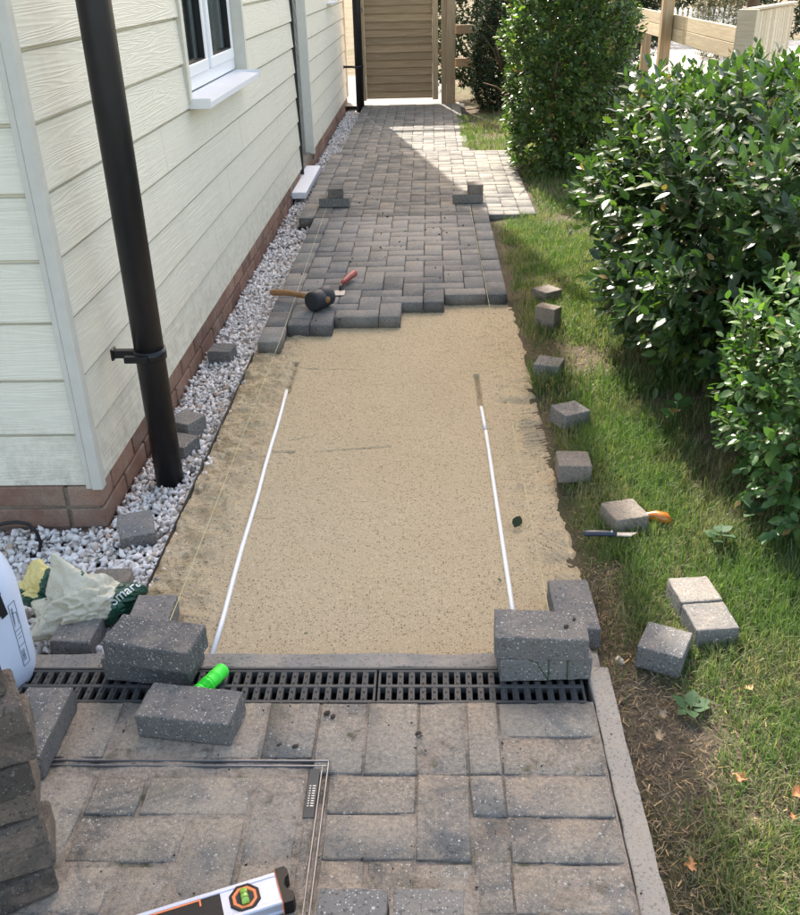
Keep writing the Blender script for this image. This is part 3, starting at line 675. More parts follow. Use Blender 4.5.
# downpipes
def downpipe(x, y, r, z0, z1, label, clips, col=M['black']):
    t = thing('downpipe', label, 'downpipe', (x, y, z0))
    tubeobj('pipe', [(0, 0, 0), (0, 0, 1.2), (0, 0, z1-z0)], r, col, t, 28)
    for c in clips:
        tubeobj('clip', [(0, 0, c-z0-.015), (0, 0, c-z0+.015)], r+.005, col, t, 28)
        bm = bmesh.new(); add_box(bm, -(x-WXX)+.012, -r+.003, -.012, .012, c-z0-.012, c-z0+.012, .002); add_box(bm, -(x-WXX)+.010, -(x-WXX)+.018, -.018, .018, c-z0-.018, c-z0+.018, .002); add_box(bm, -r-.018, r*.2, -r-.016, -r+.004, c-z0-.01, c-z0+.01, .002)
        link('clip_bracket', from_bm(bm, 'clip_bracket'), col, t)
    tubeobj('collar', [(0, 0, 2.62), (0, 0, 2.72)], r+.006, col, t, 28)
    return t
downpipe(-1.212, 1.302, .0445, -.09, 6.8, 'thick black downpipe in the foreground standing in the gravel by the house corner', [.372, 2.2])
downpipe(-1.155, 9.86, .045, -.08, 6.8, 'black downpipe at the far end of the house beside the gate', [.42, 2.0])

# ================================================================== TIMBER GATE AND FENCES
gate = thing('garden_gate', 'closed timber garden gate of horizontal boards at the end of the path', 'gate', (-.71, 10.0, 0)); G0 = Vector((-.71, 10.0, 0))
def gl(o, par=gate, off=G0): o.location = o.location-off; o.parent = par; return o
bz = [.06, .137, .222, .306, .386, .466, .545, .626, .703, .779, .857, .937, 1.02, 1.10, 1.18, 1.26, 1.34, 1.42, 1.50, 1.58, 1.64]
def lapboard(name, x0, x1, y, z0, z1, m, lean=.01, th=.016):
    bm = bmesh.new(); V = [(x0, y, z0), (x1, y, z0), (x1, y+th, z0), (x0, y+th, z0), (x0, y+lean, z1), (x1, y+lean, z1), (x1, y+lean+th, z1), (x0, y+lean+th, z1)]
    c = Vector(((x0+x1)/2, y, (z0+z1)/2)); vs = [bm.verts.new(Vector(v)-c) for v in V]
    for f in ((0, 1, 5, 4), (1, 2, 6, 5), (2, 3, 7, 6), (3, 0, 4, 7), (4, 5, 6, 7), (3, 2, 1, 0)): bm.faces.new([vs[i] for i in f])
    bmesh.ops.bevel(bm, geom=bm.edges[:], offset=.002, segments=1, affect='EDGES'); bmesh.ops.recalc_face_normals(bm, faces=bm.faces)
    o = link(name, from_bm(bm, name), m); o.location = c; return o
for a, b in zip(bz, bz[1:]): gl(lapboard('board', -1.088, -.337, 9.995+random.uniform(-.001, .001), a+.002, b+.010, M['gatewood'], .017))
gl(box('stile', -1.148, -1.090, 9.975, 10.02, .045, 1.66, M['postwood'], None, .003)); gl(box('stile', -.335, -.272, 9.975, 10.02, .045, 1.66, M['postwood'], None, .003))
gl(box('ledge', -1.088, -.337, 10.024, 10.05, .15, .25, M['gatewood'], None, .003)); gl(box('ledge', -1.088, -.337, 10.024, 10.05, 1.35, 1.45, M['gatewood'], None, .003))
bm = bmesh.new(); tube(bm, [(-1.12+.022*math.cos(a), 9.962, .985+.022*math.sin(a)) for a in [i*2*PI/14 for i in range(15)]], .0035, 6); tube(bm, [(-1.12, 9.974, 1.007), (-1.12, 9.955, 1.007)], .008, 8)
rl = link('ring_latch', from_bm(bm, 'ring_latch', True), M['steel']); rl.location = -G0; rl.parent = gate
gp = thing('gate_post', 'tall square timber gate post of two boards on the right of the garden gate', 'post', (-.155, 10.02, 0)); off = Vector((-.155, 10.02, 0))
gl(box('post', -.178, -.080, 9.965, 10.065, -.1, 2.02, M['postwood'], None, .005), gp, off); gl(box('jamb', -.236, -.180, 9.985, 10.045, -.05, 2.0, M['postwood'], None, .004), gp, off)
gl(box('head_rail', -1.2, -.236, 9.99, 10.05, 1.93, 2.0, M['gatewood'], None, .004), gp, off)

fence = thing('rail_fence', 'rough two-rail timber fence beside the gate post, behind the dark shrub', 'fence', (-.08, 10.1, 0)); off = Vector((-.08, 10.1, 0))
gl(box('rail', -.078, 1.60, 10.085, 10.125, .715, .805, M['gatewood'], None, .004), fence, off); gl(box('rail', -.078, 1.60, 10.085, 10.125, .372, .462, M['gatewood'], None, .004), fence, off)
gl(box('wire_stay', .13, .145, 10.06, 10.08, .46, .72, M['gatewood']), fence, off); gl(box('post', 1.6, 1.7, 10.05, 10.15, -.1, 1.1, M['postwood'], None, .004), fence, off)

sf = thing('board_fence', 'pale timber fence board on a square post between lawn hedge and driveway', 'fence', (1.64, 7.3, 0)); off = Vector((1.64, 7.3, 0))
gl(box('post', 1.565, 1.655, 7.25, 7.34, -.1, 1.45, M['postwood'], None, .004), sf, off)
for (a, b) in ((9.95, 8.62), (8.615, 6.9), (6.895, 5.32)):
    for z0, z1 in ((.785, .884), (.886, .985)):
        if (a, z0) == (9.95, .785) or True: gl(box('board', 1.662, 1.684, b, a, z0, z1, M['palewood'], None, .003), sf, off)
gl(box('post', 1.69, 1.77, 8.55, 8.63, -.1, .95, M['postwood'], None, .004), sf, off)
# ribbed end panel
pn = thing('ribbed_panel', 'short timber panel of narrow upright boards closing the right end of the pale fence', 'fence panel', (1.66, 5.25, 0), math.atan2(.87, .565))
for k in range(15): box('slat', .004+k*.069, .068+k*.069, -.012, .012, .1, 1.085+random.uniform(-.002, .002), M['palewood'], pn, .003)
box('cap', -.01, 1.045, -.03, .03, 1.089, 1.106, M['palewood'], pn, .003); box('rail', 0, 1.04, .0135, .05, .9, .98, M['palewood'], pn, .003)
box('end_board', -.05, -.004, -.06, .06, 0, 1.1, M['palewood'], pn, .003)
pk = thing('picket_fence', 'white picket fence far off across the driveway', 'fence', (3.0, 17.2, 0))
for k in range(26):
    bm = bmesh.new(); add_box(bm, -.027, .027, -.009, .009, .05, .60); t_ = [v for v in bm.verts if v.co.z > .5]
    bmesh.ops.subdivide_edges(bm, edges=[e for e in bm.edges if all(v.co.z > .5 for v in e.verts) and abs(e.verts[0].co.x-e.verts[1].co.x) > .01], cuts=1)
    for v in bm.verts:
        if v.co.z > .5 and abs(v.co.x) < .01: v.co.z += .045
    if k == 0: pme = from_bm(bm, 'picket'); pme.materials.append(M['whitepaint'])
    else: bm.free()
    o = bpy.data.objects.new('picket', pme); COL.objects.link(o); o.parent = pk; o.location = (k*.092, 0, random.uniform(-.006, .006))
box('rail', -.05, 2.4, .0095, .035, .42, .48, M['whitepaint'], pk); box('rail', -.05, 2.4, .0095, .035, .15, .21, M['whitepaint'], pk)

# ================================================================== LOOSE PAVING BLOCKS
_bk = {}
def block(x, y, z, rz, label, size='full', m='block', group=None, tilt=(0, 0), chip=0):
    d = {'full': (.2, .1, .06), 'half': (.1, .1, .06), 'edge': (.1, .06, .1), 'slip': (.1, .045, .06), 'wide': (.108, .2, .06)}[size]
    v = random.randrange(4); key = (size, v, m)
    if key not in _bk: _bk[key] = block_mesh('paving_block', *d, seed=v*3+len(_bk), bev=.0065 if m == 'stain' else .004, chip=max(chip, .35)); _bk[key].materials.append(M[m])
    o = bpy.data.objects.new('paving_block', _bk[key]); COL.objects.link(o)
    o.location = (x, y, z); o.rotation_euler = (tilt[0], tilt[1], rad(rz)); return tag(o, label, 'paving block', group)
random.seed(11)
GA = 'paving blocks stacked around the drain'; GB = 'cut half blocks lying in the grass beside the sand'; GC = 'blocks lying in the white gravel'; GD = 'blocks in the tall corner stack'; GE = 'marker blocks standing on the laid path'
block(-.987, .306, .0, -7.8, 'lower block of the pair on the drain left of the green reel', group=GA)
block(-.967, .283, .0608, -11.4, 'upper block of the pair on the drain left of the green reel', group=GA)
block(-1.050, .475, -.050, 90, 'block lying on the sand behind the left drain stack, under the string', group=GA)
block(-.862, .133, .0, -7.8, 'single block on the patio in front of the lime green reel', group=GA)
block(-1.170, .082, .0, 90, 'block pointing away from the camera beside the tall corner stack', group=GA)
block(-.119, .317, .0, 2, 'lower block of the pair on the right end of the drain, tied with green string', group=GA)
block(-.128, .312, .0608, -3, 'upper block of the pair on the right drain end, soil crumbs on top', group=GA)
block(-.022, .527, -.045, 91, 'bluish block lying lengthwise behind the right drain stack at the lawn edge', group=GA)
for xx, lb in ((-.487, 'left of two dark blocks at the bottom edge'), (-.370, 'right of two dark blocks at the bottom edge')):
    block(xx, -.442, .0605, 0, lb+', upper layer', 'wide', group='dark blocks at the bottom edge'); block(xx+.001, -.444, .0, 0, lb+', lower layer', 'wide', group='dark blocks at the bottom edge')
block(.270, .548, -.018, 7, 'rear block of the sunlit touching pair in the grass', 'half', 'block', GB)
block(.279, .440, -.016, 6, 'front block of the sunlit touching pair in the grass', 'half', 'block', GB)
block(.157, .358, -.018, -26, 'grey block turned askew in the grass just left of the sunlit pair', 'half', 'block', GB)
block(.18, 2.93, -.022, 35, 'farthest half block in the row along the grass', 'half', 'tan', GB)
block(.144, 2.57, -.025, -38, 'half block standing upright on its edge in the grass', 'edge', 'tan', GB)
block(.083, 1.995, -.008, -19, 'half block beside the grass tuft, third from the far end of the row', 'half', 'block', GB)
block(.112, 1.60, -.022, 25, 'half block turned slightly anticlockwise near the raked sand, fourth in the row', 'half', 'block', GB)
block(.073, 1.232, -.022, -1, 'squarely set half block on the grass next to the sand edge, fifth in the row', 'half', 'tan', GB)
block(.173, .928, -.022, 16, 'sandy topped half block with an amber handle poking out behind it', 'half', 'tan', GB)
block(-1.252, 2.37, -.080, -4, 'farthest block in the white gravel, against the brick plinth', 'half', 'block', GC)
block(-1.236, 1.655, -.068, -28, 'raised block behind the downpipe in the gravel', 'half', 'block', GC)
block(-1.225, 1.50, -.080, -18, 'lower block just right of the downpipe in the gravel', 'half', 'block', GC)
block(-1.222, .965, -.073, 19, 'block tilted in the gravel below the house corner', 'half', 'block', GC, (rad(14), 0))
block(-1.215, .690, -.085, 3, 'brown block in the gravel carrying the crumpled bag', 'half', 'tan', GC)
block(-1.225, .468, -.072, -2, 'dark block in the gravel in front of the crumpled bag', 'half', 'block', GC)
block(-.995, 4.885, .003, 0, 'lower block of the left marker on the laid path', 'full', 'block', GE)
block(-.985, 4.88, .0635, 3, 'short broken block on top of the left marker on the laid path', 'half', 'tan', GE, (0, rad(0)))
block(-.118, 4.93, .003, 0, 'lower block of the right marker on the laid path', 'full', 'block', GE)
block(-.070, 4.93, .0635, 0, 'half block on top of the right marker on the laid path', 'half', 'tan', GE)
names = ['lowest', 'second lowest', 'third from the bottom', 'fourth from the bottom', 'fifth from the bottom', 'third from the top', 'second from the top', 'topmost']
for k in range(8):
    a = 27+(-1)**k*random.uniform(2, 8)+(14 if k == 7 else 0); cx_, cy_ = [-1.0, -.994, -.994, -.995, -.988, -.975, -.972, -1.0][k], [-.265, -.264, -.263, -.266, -.268, -.262, -.27, -.25][k]
    d_ = (math.cos(rad(a)), math.sin(rad(a)))
    block(cx_-.1*d_[0]-.05*d_[1], cy_-.1*d_[1]+.05*d_[0], .001+.0612*k, a, 'brown stained block, %s in the tall stack at the left corner' % names[k], 'full', 'stain', GD, chip=.6)

# ================================================================== TOOLS AND CLUTTER
def cyl(bm, p, q, r0, r1=None, seg=24): tube(bm, [p, q], [r0, r0 if r1 is None else r1], seg)
# rubber mallet
ml = thing('rubber_mallet', 'black rubber mallet with wooden handle lying at the edge of the laid blocks', 'mallet', (-.873, 2.80, .0))
ax = Vector((.54, .84, 0)).normalized(); hx = Vector((-.84, .54, -.02)).normalized()
ctr = Vector((0, 0, .0475))
bm = bmesh.new(); tube(bm, [ctr+ax*t for t in (-.064, -.062, -.056, -.006, -.004, .004, .006, .056, .062, .064)], [.034, .041, .0455, .0455, .0442, .0442, .0455, .0455, .041, .034], 36)
link('head', from_bm(bm, 'head', True), M['rubber'], ml)
pts = [ctr-hx*.0475, ctr-hx*.04, ctr+hx*.05, ctr+hx*.12, ctr+hx*.2, ctr+hx*.29-Vector((0, 0, .012)), ctr+hx*.30-Vector((0, 0, .012))]
bm = bmesh.new(); tube(bm, pts, [.0155, .0155, .0145, .0125, .014, .0155, .011], 16); link('handle', from_bm(bm, 'handle', True), M['handle'], ml)
# small jointing tool
jt = thing('brick_jointer', 'small steel bolster with red grip lying on the blocks behind the mallet', 'hand tool', (-.80, 3.10, .0))
tubeobj('grip', [(.0, .0, .020), (.008, .03, .026), (.03, .09, .030), (.052, .145, .032), (.056, .153, .032)], [.009, .0125, .0165, .0175, .008], M['red'], jt, 16)
tubeobj('shank', [(-.004, -.05, .006), (-.006, -.028, .018), (.001, .002, .020)], [.005, .006, .0085], M['black'], jt, 12)
bm = bmesh.new(); add_box(bm, -.03, .022, -.125, -.048, .002, .006, .0012); link('blade', from_bm(bm, 'blade'), M['steel'], jt)
# spirit level
lv = thing('spirit_level', 'aluminium spirit level with orange trimmed vial lying at the bottom of the picture', 'spirit level', (-.622, -.237, .0), rad(21))
bm = bmesh.new(); L_ = .60
prof = [(-.0, .0), (-.0, .004), (-.003, .006), (-.003, .019), (-.0, .021), (-.0, .025), (-.002, .027), (-.008, .027), (-.010, .0255), (-.054, .0255), (-.056, .027), (-.062, .027), (-.064, .025), (-.064, .021), (-.061, .019), (-.061, .006), (-.064, .004), (-.064, .0)]
A = [bm.verts.new((-.012, y, z)) for y, z in prof]; B = [bm.verts.new((-L_, y, z)) for y, z in prof]; n_ = len(prof)
for i in range(n_): bm.faces.new((A[i], B[i], B[(i+1) % n_], A[(i+1) % n_]))
bm.faces.new(A); bm.faces.new(B[::-1]); bmesh.ops.recalc_face_normals(bm, faces=bm.faces)
link('beam', from_bm(bm, 'beam'), M['alu'], lv)
bm = bmesh.new(); add_box(bm, -.0135, -.0115, -.0665, .0025, -.0, .029, .0008); o = link('cap_trim', from_bm(bm, 'cap_trim'), M['orange'], lv)
bm = bmesh.new()
pf = [(-.0118, .003), (.004, .003), (.0085, -.004), (.0085, -.015), (.001, -.020), (-.004, -.032), (.001, -.044), (.0085, -.049), (.0085, -.060), (.004, -.067), (-.0118, -.067)]
A = [bm.verts.new((x, y, .0)) for x, y in pf]; B = [bm.verts.new((x, y, .0295)) for x, y in pf]
for i in range(len(pf)): bm.faces.new((A[i], A[(i+1) % len(pf)], B[(i+1) % len(pf)], B[i]))
bm.faces.new(A[::-1]); bm.faces.new(B); bmesh.ops.recalc_face_normals(bm, faces=bm.faces); link('end_cap', from_bm(bm, 'end_cap'), M['black'], lv)
def ring8(r, z, cx_, cy_): return [(cx_+r*math.cos(PI/8+i*PI/4), cy_+r*math.sin(PI/8+i*PI/4), z) for i in range(8)]
def frustum(name, r0, z0, r1, z1, cx_, m, inner=None):
    bm = bmesh.new(); a = [bm.verts.new(v) for v in ring8(r0, z0, cx_, -.032)]; b = [bm.verts.new(v) for v in ring8(r1, z1, cx_, -.032)]
    for i in range(8): bm.faces.new((a[i], a[(i+1) % 8], b[(i+1) % 8], b[i]))
    if inner: 
        c = [bm.verts.new(v) for v in ring8(inner, z1, cx_, -.032)]; d = [bm.verts.new(v) for v in ring8(inner*.92, z0, cx_, -.032)]
        for i in range(8): bm.faces.new((b[i], b[(i+1) % 8], c[(i+1) % 8], c[i])); bm.faces.new((c[i], c[(i+1) % 8], d[(i+1) % 8], d[i]))
    else: bm.faces.new(b)
    bmesh.ops.recalc_face_normals(bm, faces=bm.faces); return link(name, from_bm(bm, name), m, lv)
vx = -.070
frustum('vial_surround', .0275, .0254, .0262, .0285, vx, M['black'], .0225); frustum('vial_trim', .0224, .0256, .0215, .0280, vx, M['orange'], .0165); frustum('vial_window', .0164, .0256, .016, .0262, vx, M['inside'])
bm = bmesh.new(); tube(bm, [(vx, -.045, .0285), (vx, -.019, .0285)], .0065, 14); link('vial', from_bm(bm, 'vial', True), M['vial'], lv)
bm = bmesh.new(); [tube(bm, [(vx, y, .0285), (vx, y+.001, .0285)], .0068, 14) for y in (-.037, -.028)]; link('vial_line', from_bm(bm, 'vial_line', True), M['black'], lv)
bm = bmesh.new(); add_box(bm, -.235, -.108, -.056, -.010, .0255, .0275, .0008); link('hand_grip', from_bm(bm, 'hand_grip'), M['black'], lv)
bm = bmesh.new(); add_box(bm, -.225, -.140, -.0135, -.0105, .0276, .0282); add_box(bm, -.143, -.140, -.024, -.0136, .0276, .0282); link('grip_trim', from_bm(bm, 'grip_trim'), M['orange'], lv)
# lime string reel
rl = thing('string_reel', 'lime green plastic string reel lying on the drain grate', 'string reel', (-.845, .247, .0185))
dv = Vector((.44, .90, 0)).normalized()
bm = bmesh.new(); ts = [-.046, -.045, -.038, -.036, -.018, -.016, -.012, -.010, .008, .010, .014, .016, .034, .037, .042, .044]
tube(bm, [dv*t for t in ts], [.012, .0165, .0185, .0172, .0172, .0180, .0180, .0170, .0170, .0178, .0178, .0168, .0168, .0172, .0150, .010], 26); link('spool', from_bm(bm, 'spool', True), M['lime'], rl)
bm = bmesh.new()
for k in range(22): tube(bm, [dv*(-.034+.0012*k+.0001*i)+Vector((0, 0, 1))*math.cos(i*PI/6)*.0178+dv.cross(Vector((0, 0, 1)))*math.sin(i*PI/6)*.0178 for i in range(13)], .0005, 4, False)
link('winding', from_bm(bm, 'winding'), M['lime'], rl)
# string lines pulled along the edges
sg = 'string lines stretched along the path edges'
def wob(a, b, n_=30, s=.0008): return [Vector(a).lerp(Vector(b), i/n_)+Vector((random.uniform(-s, s)*.4, 0, 0)) for i in range(n_+1)]
tag(tubeobj('string_line', wob((-.985, .40, .03), (-.992, .56, .012), 6)+wob((-.992, .57, .012), (-1.0, 2.36, .0085))+wob((-1.0, 2.4, .007), (-1.045, 4.83, .008)), .0010, M['string'], seg=5), 'yellow string line stretched along the gravel side of the sand', 'string', sg)
tag(tubeobj('string_line', wob((-.085, .36, .10), (-.084, .43, .02), 4)+wob((-.084, .45, .012), (-.098, 2.96, .0085))+wob((-.098, 3.0, .007), (-.112, 4.88, .008)), .0010, M['string'], seg=5), 'yellow string line stretched along the grass side of the sand', 'string', sg)
bm = bmesh.new()
for (a, b) in (((-.14, .2655, .055), (-.112, .2665, .004)), ((-.112, .266, .058), (-.112, .2665, .002)), ((-.072, .267, .056), (-.070, .2675, .004)), ((-.155, .2655, .059), (-.14, .2655, .054))): tube(bm, [a, b], .0011, 5)
tag(link('string_tie', from_bm(bm, 'string_tie'), M['weed']), 'green string wound round the lower block at the right end of the drain', 'string')
# screed rails bedded in the sand
def rail(name, pts, label):
    t = tag(tubeobj(name, pts, .0064, M['railm'], seg=14), label, 'screed rail', 'white screed rails bedded in the sand'); return t
rail('screed_rail', [Vector((-.887, .40, -.0495)).lerp(Vector((-.921, 1.97, -.0485)), i/10)+Vector((.0015*math.sin(i*1.7), 0, 0)) for i in range(11)], 'long white screed rail in the sand on the gravel side')
rail('screed_rail', [Vector((-.161, .50, -.0495)).lerp(Vector((-.175, 1.60, -.048)), i/8) for i in range(9)], 'white screed rail in the sand on the grass side')
rail('screed_rail', [Vector((-.1755, 1.625, -.052)).lerp(Vector((-.181, 1.81, -.0545)), i/4) for i in range(5)], 'short sandy end of screed rail beyond the rail on the grass side')
# folding knife, amber handle
kn = thing('utility_knife', 'dark blue folding knife with steel blade lying in the grass', 'knife', (.113, .832, .010), rad(-3))
bm = bmesh.new(); tube(bm, [(-.068, 0, .008), (-.064, 0, .008), (-.03, .001, .009), (.0, .001, .009), (.018, 0, .0085), (.022, 0, .008)], [.005, .010, .0115, .0105, .0095, .006], 14)
for v in bm.verts: v.co.z = .008+(v.co.z-.008)*.7
link('grip', from_bm(bm, 'grip', True), M['knife'], kn)
bm = bmesh.new(); bmesh.ops.create_uvsphere(bm, u_segments=10, v_segments=6, radius=.0038, matrix=Matrix.Translation((.008, -.001, .0155))); [bm.verts.new((0, 0, .008)) for _ in range(0)]; link('pivot', from_bm(bm, 'pivot', True), M['galv'], kn)
bm = bmesh.new(); pr = [(.016, -.008), (.060, -.009), (.078, .010), (.016, .008)]
A = [bm.verts.new((x, y, .006)) for x, y in pr]; B = [bm.verts.new((x, y*.9, .0085)) for x, y in pr]
for i in range(4): bm.faces.new((A[i], A[(i+1) % 4], B[(i+1) % 4], B[i]))
bm.faces.new(A[::-1]); bm.faces.new(B); link('blade', from_bm(bm, 'blade'), M['steel'], kn)
am = tag(tubeobj('amber_handle', [(.215, .945, .004), (.235, .942, .006), (.262, .935, .010), (.285, .922, .010), (.302, .912, .006)], [.011, .010, .0165, .0175, .007], M['amber'], seg=18), 'translucent amber plastic handle poking out behind the sandy block on the grass', 'handle')

# sprayer
sp = thing('pressure_sprayer', 'white pressure sprayer tank with black strap standing left of the drain', 'sprayer', (-1.365, .30, -.02), rad(0)); sp.scale = (.84, .84, 1.17)
def tank_r(z):
    if z < .04: return .112+.012*math.sin(z/.04*PI/2)
    if z < .20: return .124
    t = (z-.20)/.13; return .124*math.sqrt(max(0, 1-t*t))*.94+.007*(1-t)
zs = [0, .006, .02, .04, .08, .12, .16, .20, .22, .24, .26, .28, .295, .308, .318, .325]
bm = bmesh.new(); rings = []
for z in zs: rings.append([bm.verts.new((tank_r(z)*math.cos(a), tank_r(z)*.95*math.sin(a), z)) for a in [i*2*PI/48 for i in range(48)]])
for a, b in zip(rings, rings[1:]):
    for k in range(48): bm.faces.new((a[k], a[(k+1) % 48], b[(k+1) % 48], b[k]))
bm.faces.new(rings[0][::-1]); bm.faces.new(rings[-1]); link('tank', from_bm(bm, 'tank', True), M['tank'], sp)
tubeobj('neck', [(0, 0, .315), (0, 0, .36)], .04, M['black'], sp, 24); tubeobj('pump_rod', [(0, 0, .36), (0, 0, .42)], .012, M['black'], sp, 12)
tubeobj('pump_handle', [(-.07, 0, .42), (-.05, 0, .425), (.05, 0, .425), (.07, 0, .42)], .013, M['black'], sp, 12)
def onT(th, z, e=.0015): return Vector(((tank_r(z)+e)*math.cos(th), (tank_r(z)*.95+e)*math.sin(th), z))
def strap(name, path, w, m, th_=.0016):
    V = []; 
    for i, (t, z) in enumerate(path):
        t2, z2 = path[min(i+1, len(path)-1)]; t1, z1 = path[max(0, i-1)]; dt, dz = (t2-t1)*.124, z2-z1; l = math.hypot(dt, dz); px, pz = -dz/l*w/2/.124, dt/l*w/2
        for s_ in (-1, 1):
            for e in (.0008, .0008+th_): V.append(onT(t+s_*px, z+s_*pz, e))
    F_ = []
    for i in range(len(path)-1):
        a = i*4; b = a+4
        F_ += [(a+1, a+3, b+3, b+1), (a, b, b+2, a+2), (a, a+1, b+1, b), (a+2, b+2, b+3, a+3)]
    me = bpy.data.meshes.new(name); me.from_pydata([tuple(v) for v in V], [], F_); me.update(); return link(name, me, m, sp)
strap('strap', [(-.36, .315), (-.44, .285), (-.47, .255), (-.48, .225), (-.47, .20), (-.44, .175)], .020, M['strap'])
strap('strap', [(-.46, .20), (-.72, .165), (-1.2, .135), (-1.5, .115), (-1.9, .105), (-2.4, .10)], .011, M['strap'])
strap('buckle', [(-.485, .236), (-.485, .222)], .024, M['black'], .003)
def line(a, b, w=.0011): return (a, b, w)
bm_l = []
t0, t1 = -.30, -.08
for (a, b) in [((t0, .19), (t1, .19)), ((t0, .19), (t0, .05)), ((t1, .19), (t1, .05)), ((t0, .05), (t1, .05)), ((t0, .13), (t1, .13)), ((t0, .095), (t1, .095)), ((t0+.05, .18), (t0+.05, .14)), ((t0+.09, .18), (t0+.06, .145)), ((t0+.04, .12), (t1-.04, .12)), ((t0+.04, .112), (t1-.06, .112)), ((t0+.04, .085), (t0+.04, .06)), ((t0+.08, .085), (t0+.08, .06)), ((t0+.12, .085), (t0+.12, .06)), ((t0+.04, .072), (t0+.13, .072)), ((t0+.06, .17), (t1-.03, .165)), ((t1-.04, .165), (t1-.04, .14))]:
    n_ = 8; bm_l.append([(a[0]+(b[0]-a[0])*i/n_, a[1]+(b[1]-a[1])*i/n_) for i in range(n_+1)])
bm = bmesh.new()
for pth in bm_l: tube(bm, [onT(t, z, .0004) for t, z in pth], .0007, 4)
link('printed_diagram', from_bm(bm, 'printed_diagram'), M['print'], sp)
hs = thing('sprayer_hose', 'black looped sprayer hose and trigger lying against the brick plinth', 'hose', (-1.55, .93, -.1))
tubeobj('hose', [(-.16, -.08, .04), (-.10, -.02, .075), (-.06, .0, .095), (-.03, .0, .103), (.0, .0, .105), (.03, .0, .098), (.048, .0, .07), (.052, .0, .035), (.04, .0, .0), (.02, -.02, -.006), (-.04, -.05, .0), (-.12, -.08, .0)], .0055, M['black'], hs, 10)
bm = bmesh.new(); tube(bm, [(-.20, -.06, .02), (-.15, -.06, .05), (-.11, -.05, .06), (-.075, -.04, .085)], [.012, .019, .017, .009], 12); link('trigger', from_bm(bm, 'trigger', True), M['black'], hs)
tubeobj('clip_ring', [(-.065, -.06, .012), (-.04, -.062, .012)], .0095, M['orange'], hs, 10)

# crumpled bag
def bagmesh(name, rx, ry, rz_, peak, seed, zfn):
    bm = bmesh.new(); bmesh.ops.create_icosphere(bm, subdivisions=6, radius=1)
    for v in bm.verts:
        d = v.co.normalized(); q = d*1.5+Vector((seed, 0, 0))
        a = abs(noise.noise(q*1.1)); b = abs(noise.noise(q*2.3+Vector((5, 1, 2)))); c = abs(noise.noise(q*5+Vector((1, 9, 2)))); e = abs(noise.noise(q*11))
        r = 1+.5*a-.30*b-.07*c
        p = Vector((d.x*rx, d.y*ry, d.z*rz_))*r
        for (pd, amt, pw) in peak:
            w = max(0, d.dot(Vector(pd).normalized()))**pw; p += Vector(pd).normalized()*amt*w
        if p.z < -rz_*.75: p.z = -rz_*.75+(p.z+rz_*.75)*.2
        v.co = p
    bm.normal_update(); me = from_bm(bm, name, False)
    me.materials.append(M['bagcream']); me.materials.append(M['baggreen']); me.materials.append(M['yellowp'])
    idx = [zfn(p.center) for p in me.polygons]; me.polygons.foreach_set('material_index', idx); me.polygons.foreach_set('use_smooth', [True]*len(idx)); me.update(); return me
bag = thing('crumpled_bag', 'crumpled cream and dark green plastic bag lying over a block in the gravel', 'plastic bag', (-1.225, .555, -.005))
def z1(c): return 1 if (c.x*.9-c.z*.55-c.y*.1) > .050+.006*math.sin(c.y*60) or (c.z > .085 and c.x > .0) else 0
me = bagmesh('film', .108, .060, .062, [((-.32, .22, 1), .085, 22), ((-.9, -.5, -.35), .045, 5), ((1, .1, -.1), .02, 4)], 3.3, z1)
film = link('film', me, None, bag); film.rotation_euler = (0, 0, rad(18))
def z2(c): return 2 if c.z > .018 and c.x < .01 else 1
me = bagmesh('side_fold', .072, .045, .055, [((-.3, .3, .9), .03, 8), ((.4, -.3, -.6), .03, 6)], 8.1, z2)
fold = link('side_fold', me, None, bag); fold.location = (-.112, .03, .012); fold.rotation_euler = (0, 0, rad(-20))
bpy.context.view_layer.update()
def text_on(target, txt, size, center, xdir, nrm, m, parent, name='lettering'):
    cu = bpy.data.curves.new(name, 'FONT'); cu.body = txt; cu.size = size; cu.align_x = 'CENTER'; cu.align_y = 'CENTER'; cu.offset = size*.012
    to = bpy.data.objects.new(name, cu); COL.objects.link(to); dg = bpy.context.evaluated_depsgraph_get(); me = bpy.data.meshes.new_from_object(to.evaluated_get(dg)); bpy.data.objects.remove(to)
    bm = bmesh.new(); bm.from_mesh(me); bmesh.ops.triangulate(bm, faces=bm.faces[:]); bmesh.ops.subdivide_edges(bm, edges=bm.edges[:], cuts=1)
    tb = BVHTree.FromPolygons([target.matrix_world @ v.co for v in target.data.vertices], [tuple(p.vertices) for p in target.data.polygons])
    x = Vector(xdir).normalized(); n_ = Vector(nrm).normalized(); y = n_.cross(x).normalized(); x = y.cross(n_)
    C_ = Vector(center)
    for v in bm.verts:
        p = C_+x*v.co.x+y*v.co.y+n_*.15; h = tb.ray_cast(p, -n_)
        v.co = (h[0]+n_*.0018) if h[0] else C_+x*v.co.x+y*v.co.y
    me2 = from_bm(bm, name); o = link(name, me2, m); bpy.context.view_layer.update(); o.parent = parent; o.matrix_parent_inverse = parent.matrix_world.inverted(); return o
tn = (.25, -.75, .65)
text_on(film, 'Smart', .034, (-1.135, .58, .01), (.75, .25, .62), tn, M['bagtext'], bag)
text_on(fold, 'Play', .026, (-1.325, .56, .0), (.35, .1, .9), (.3, -.8, .5), M['bagtext'], bag)

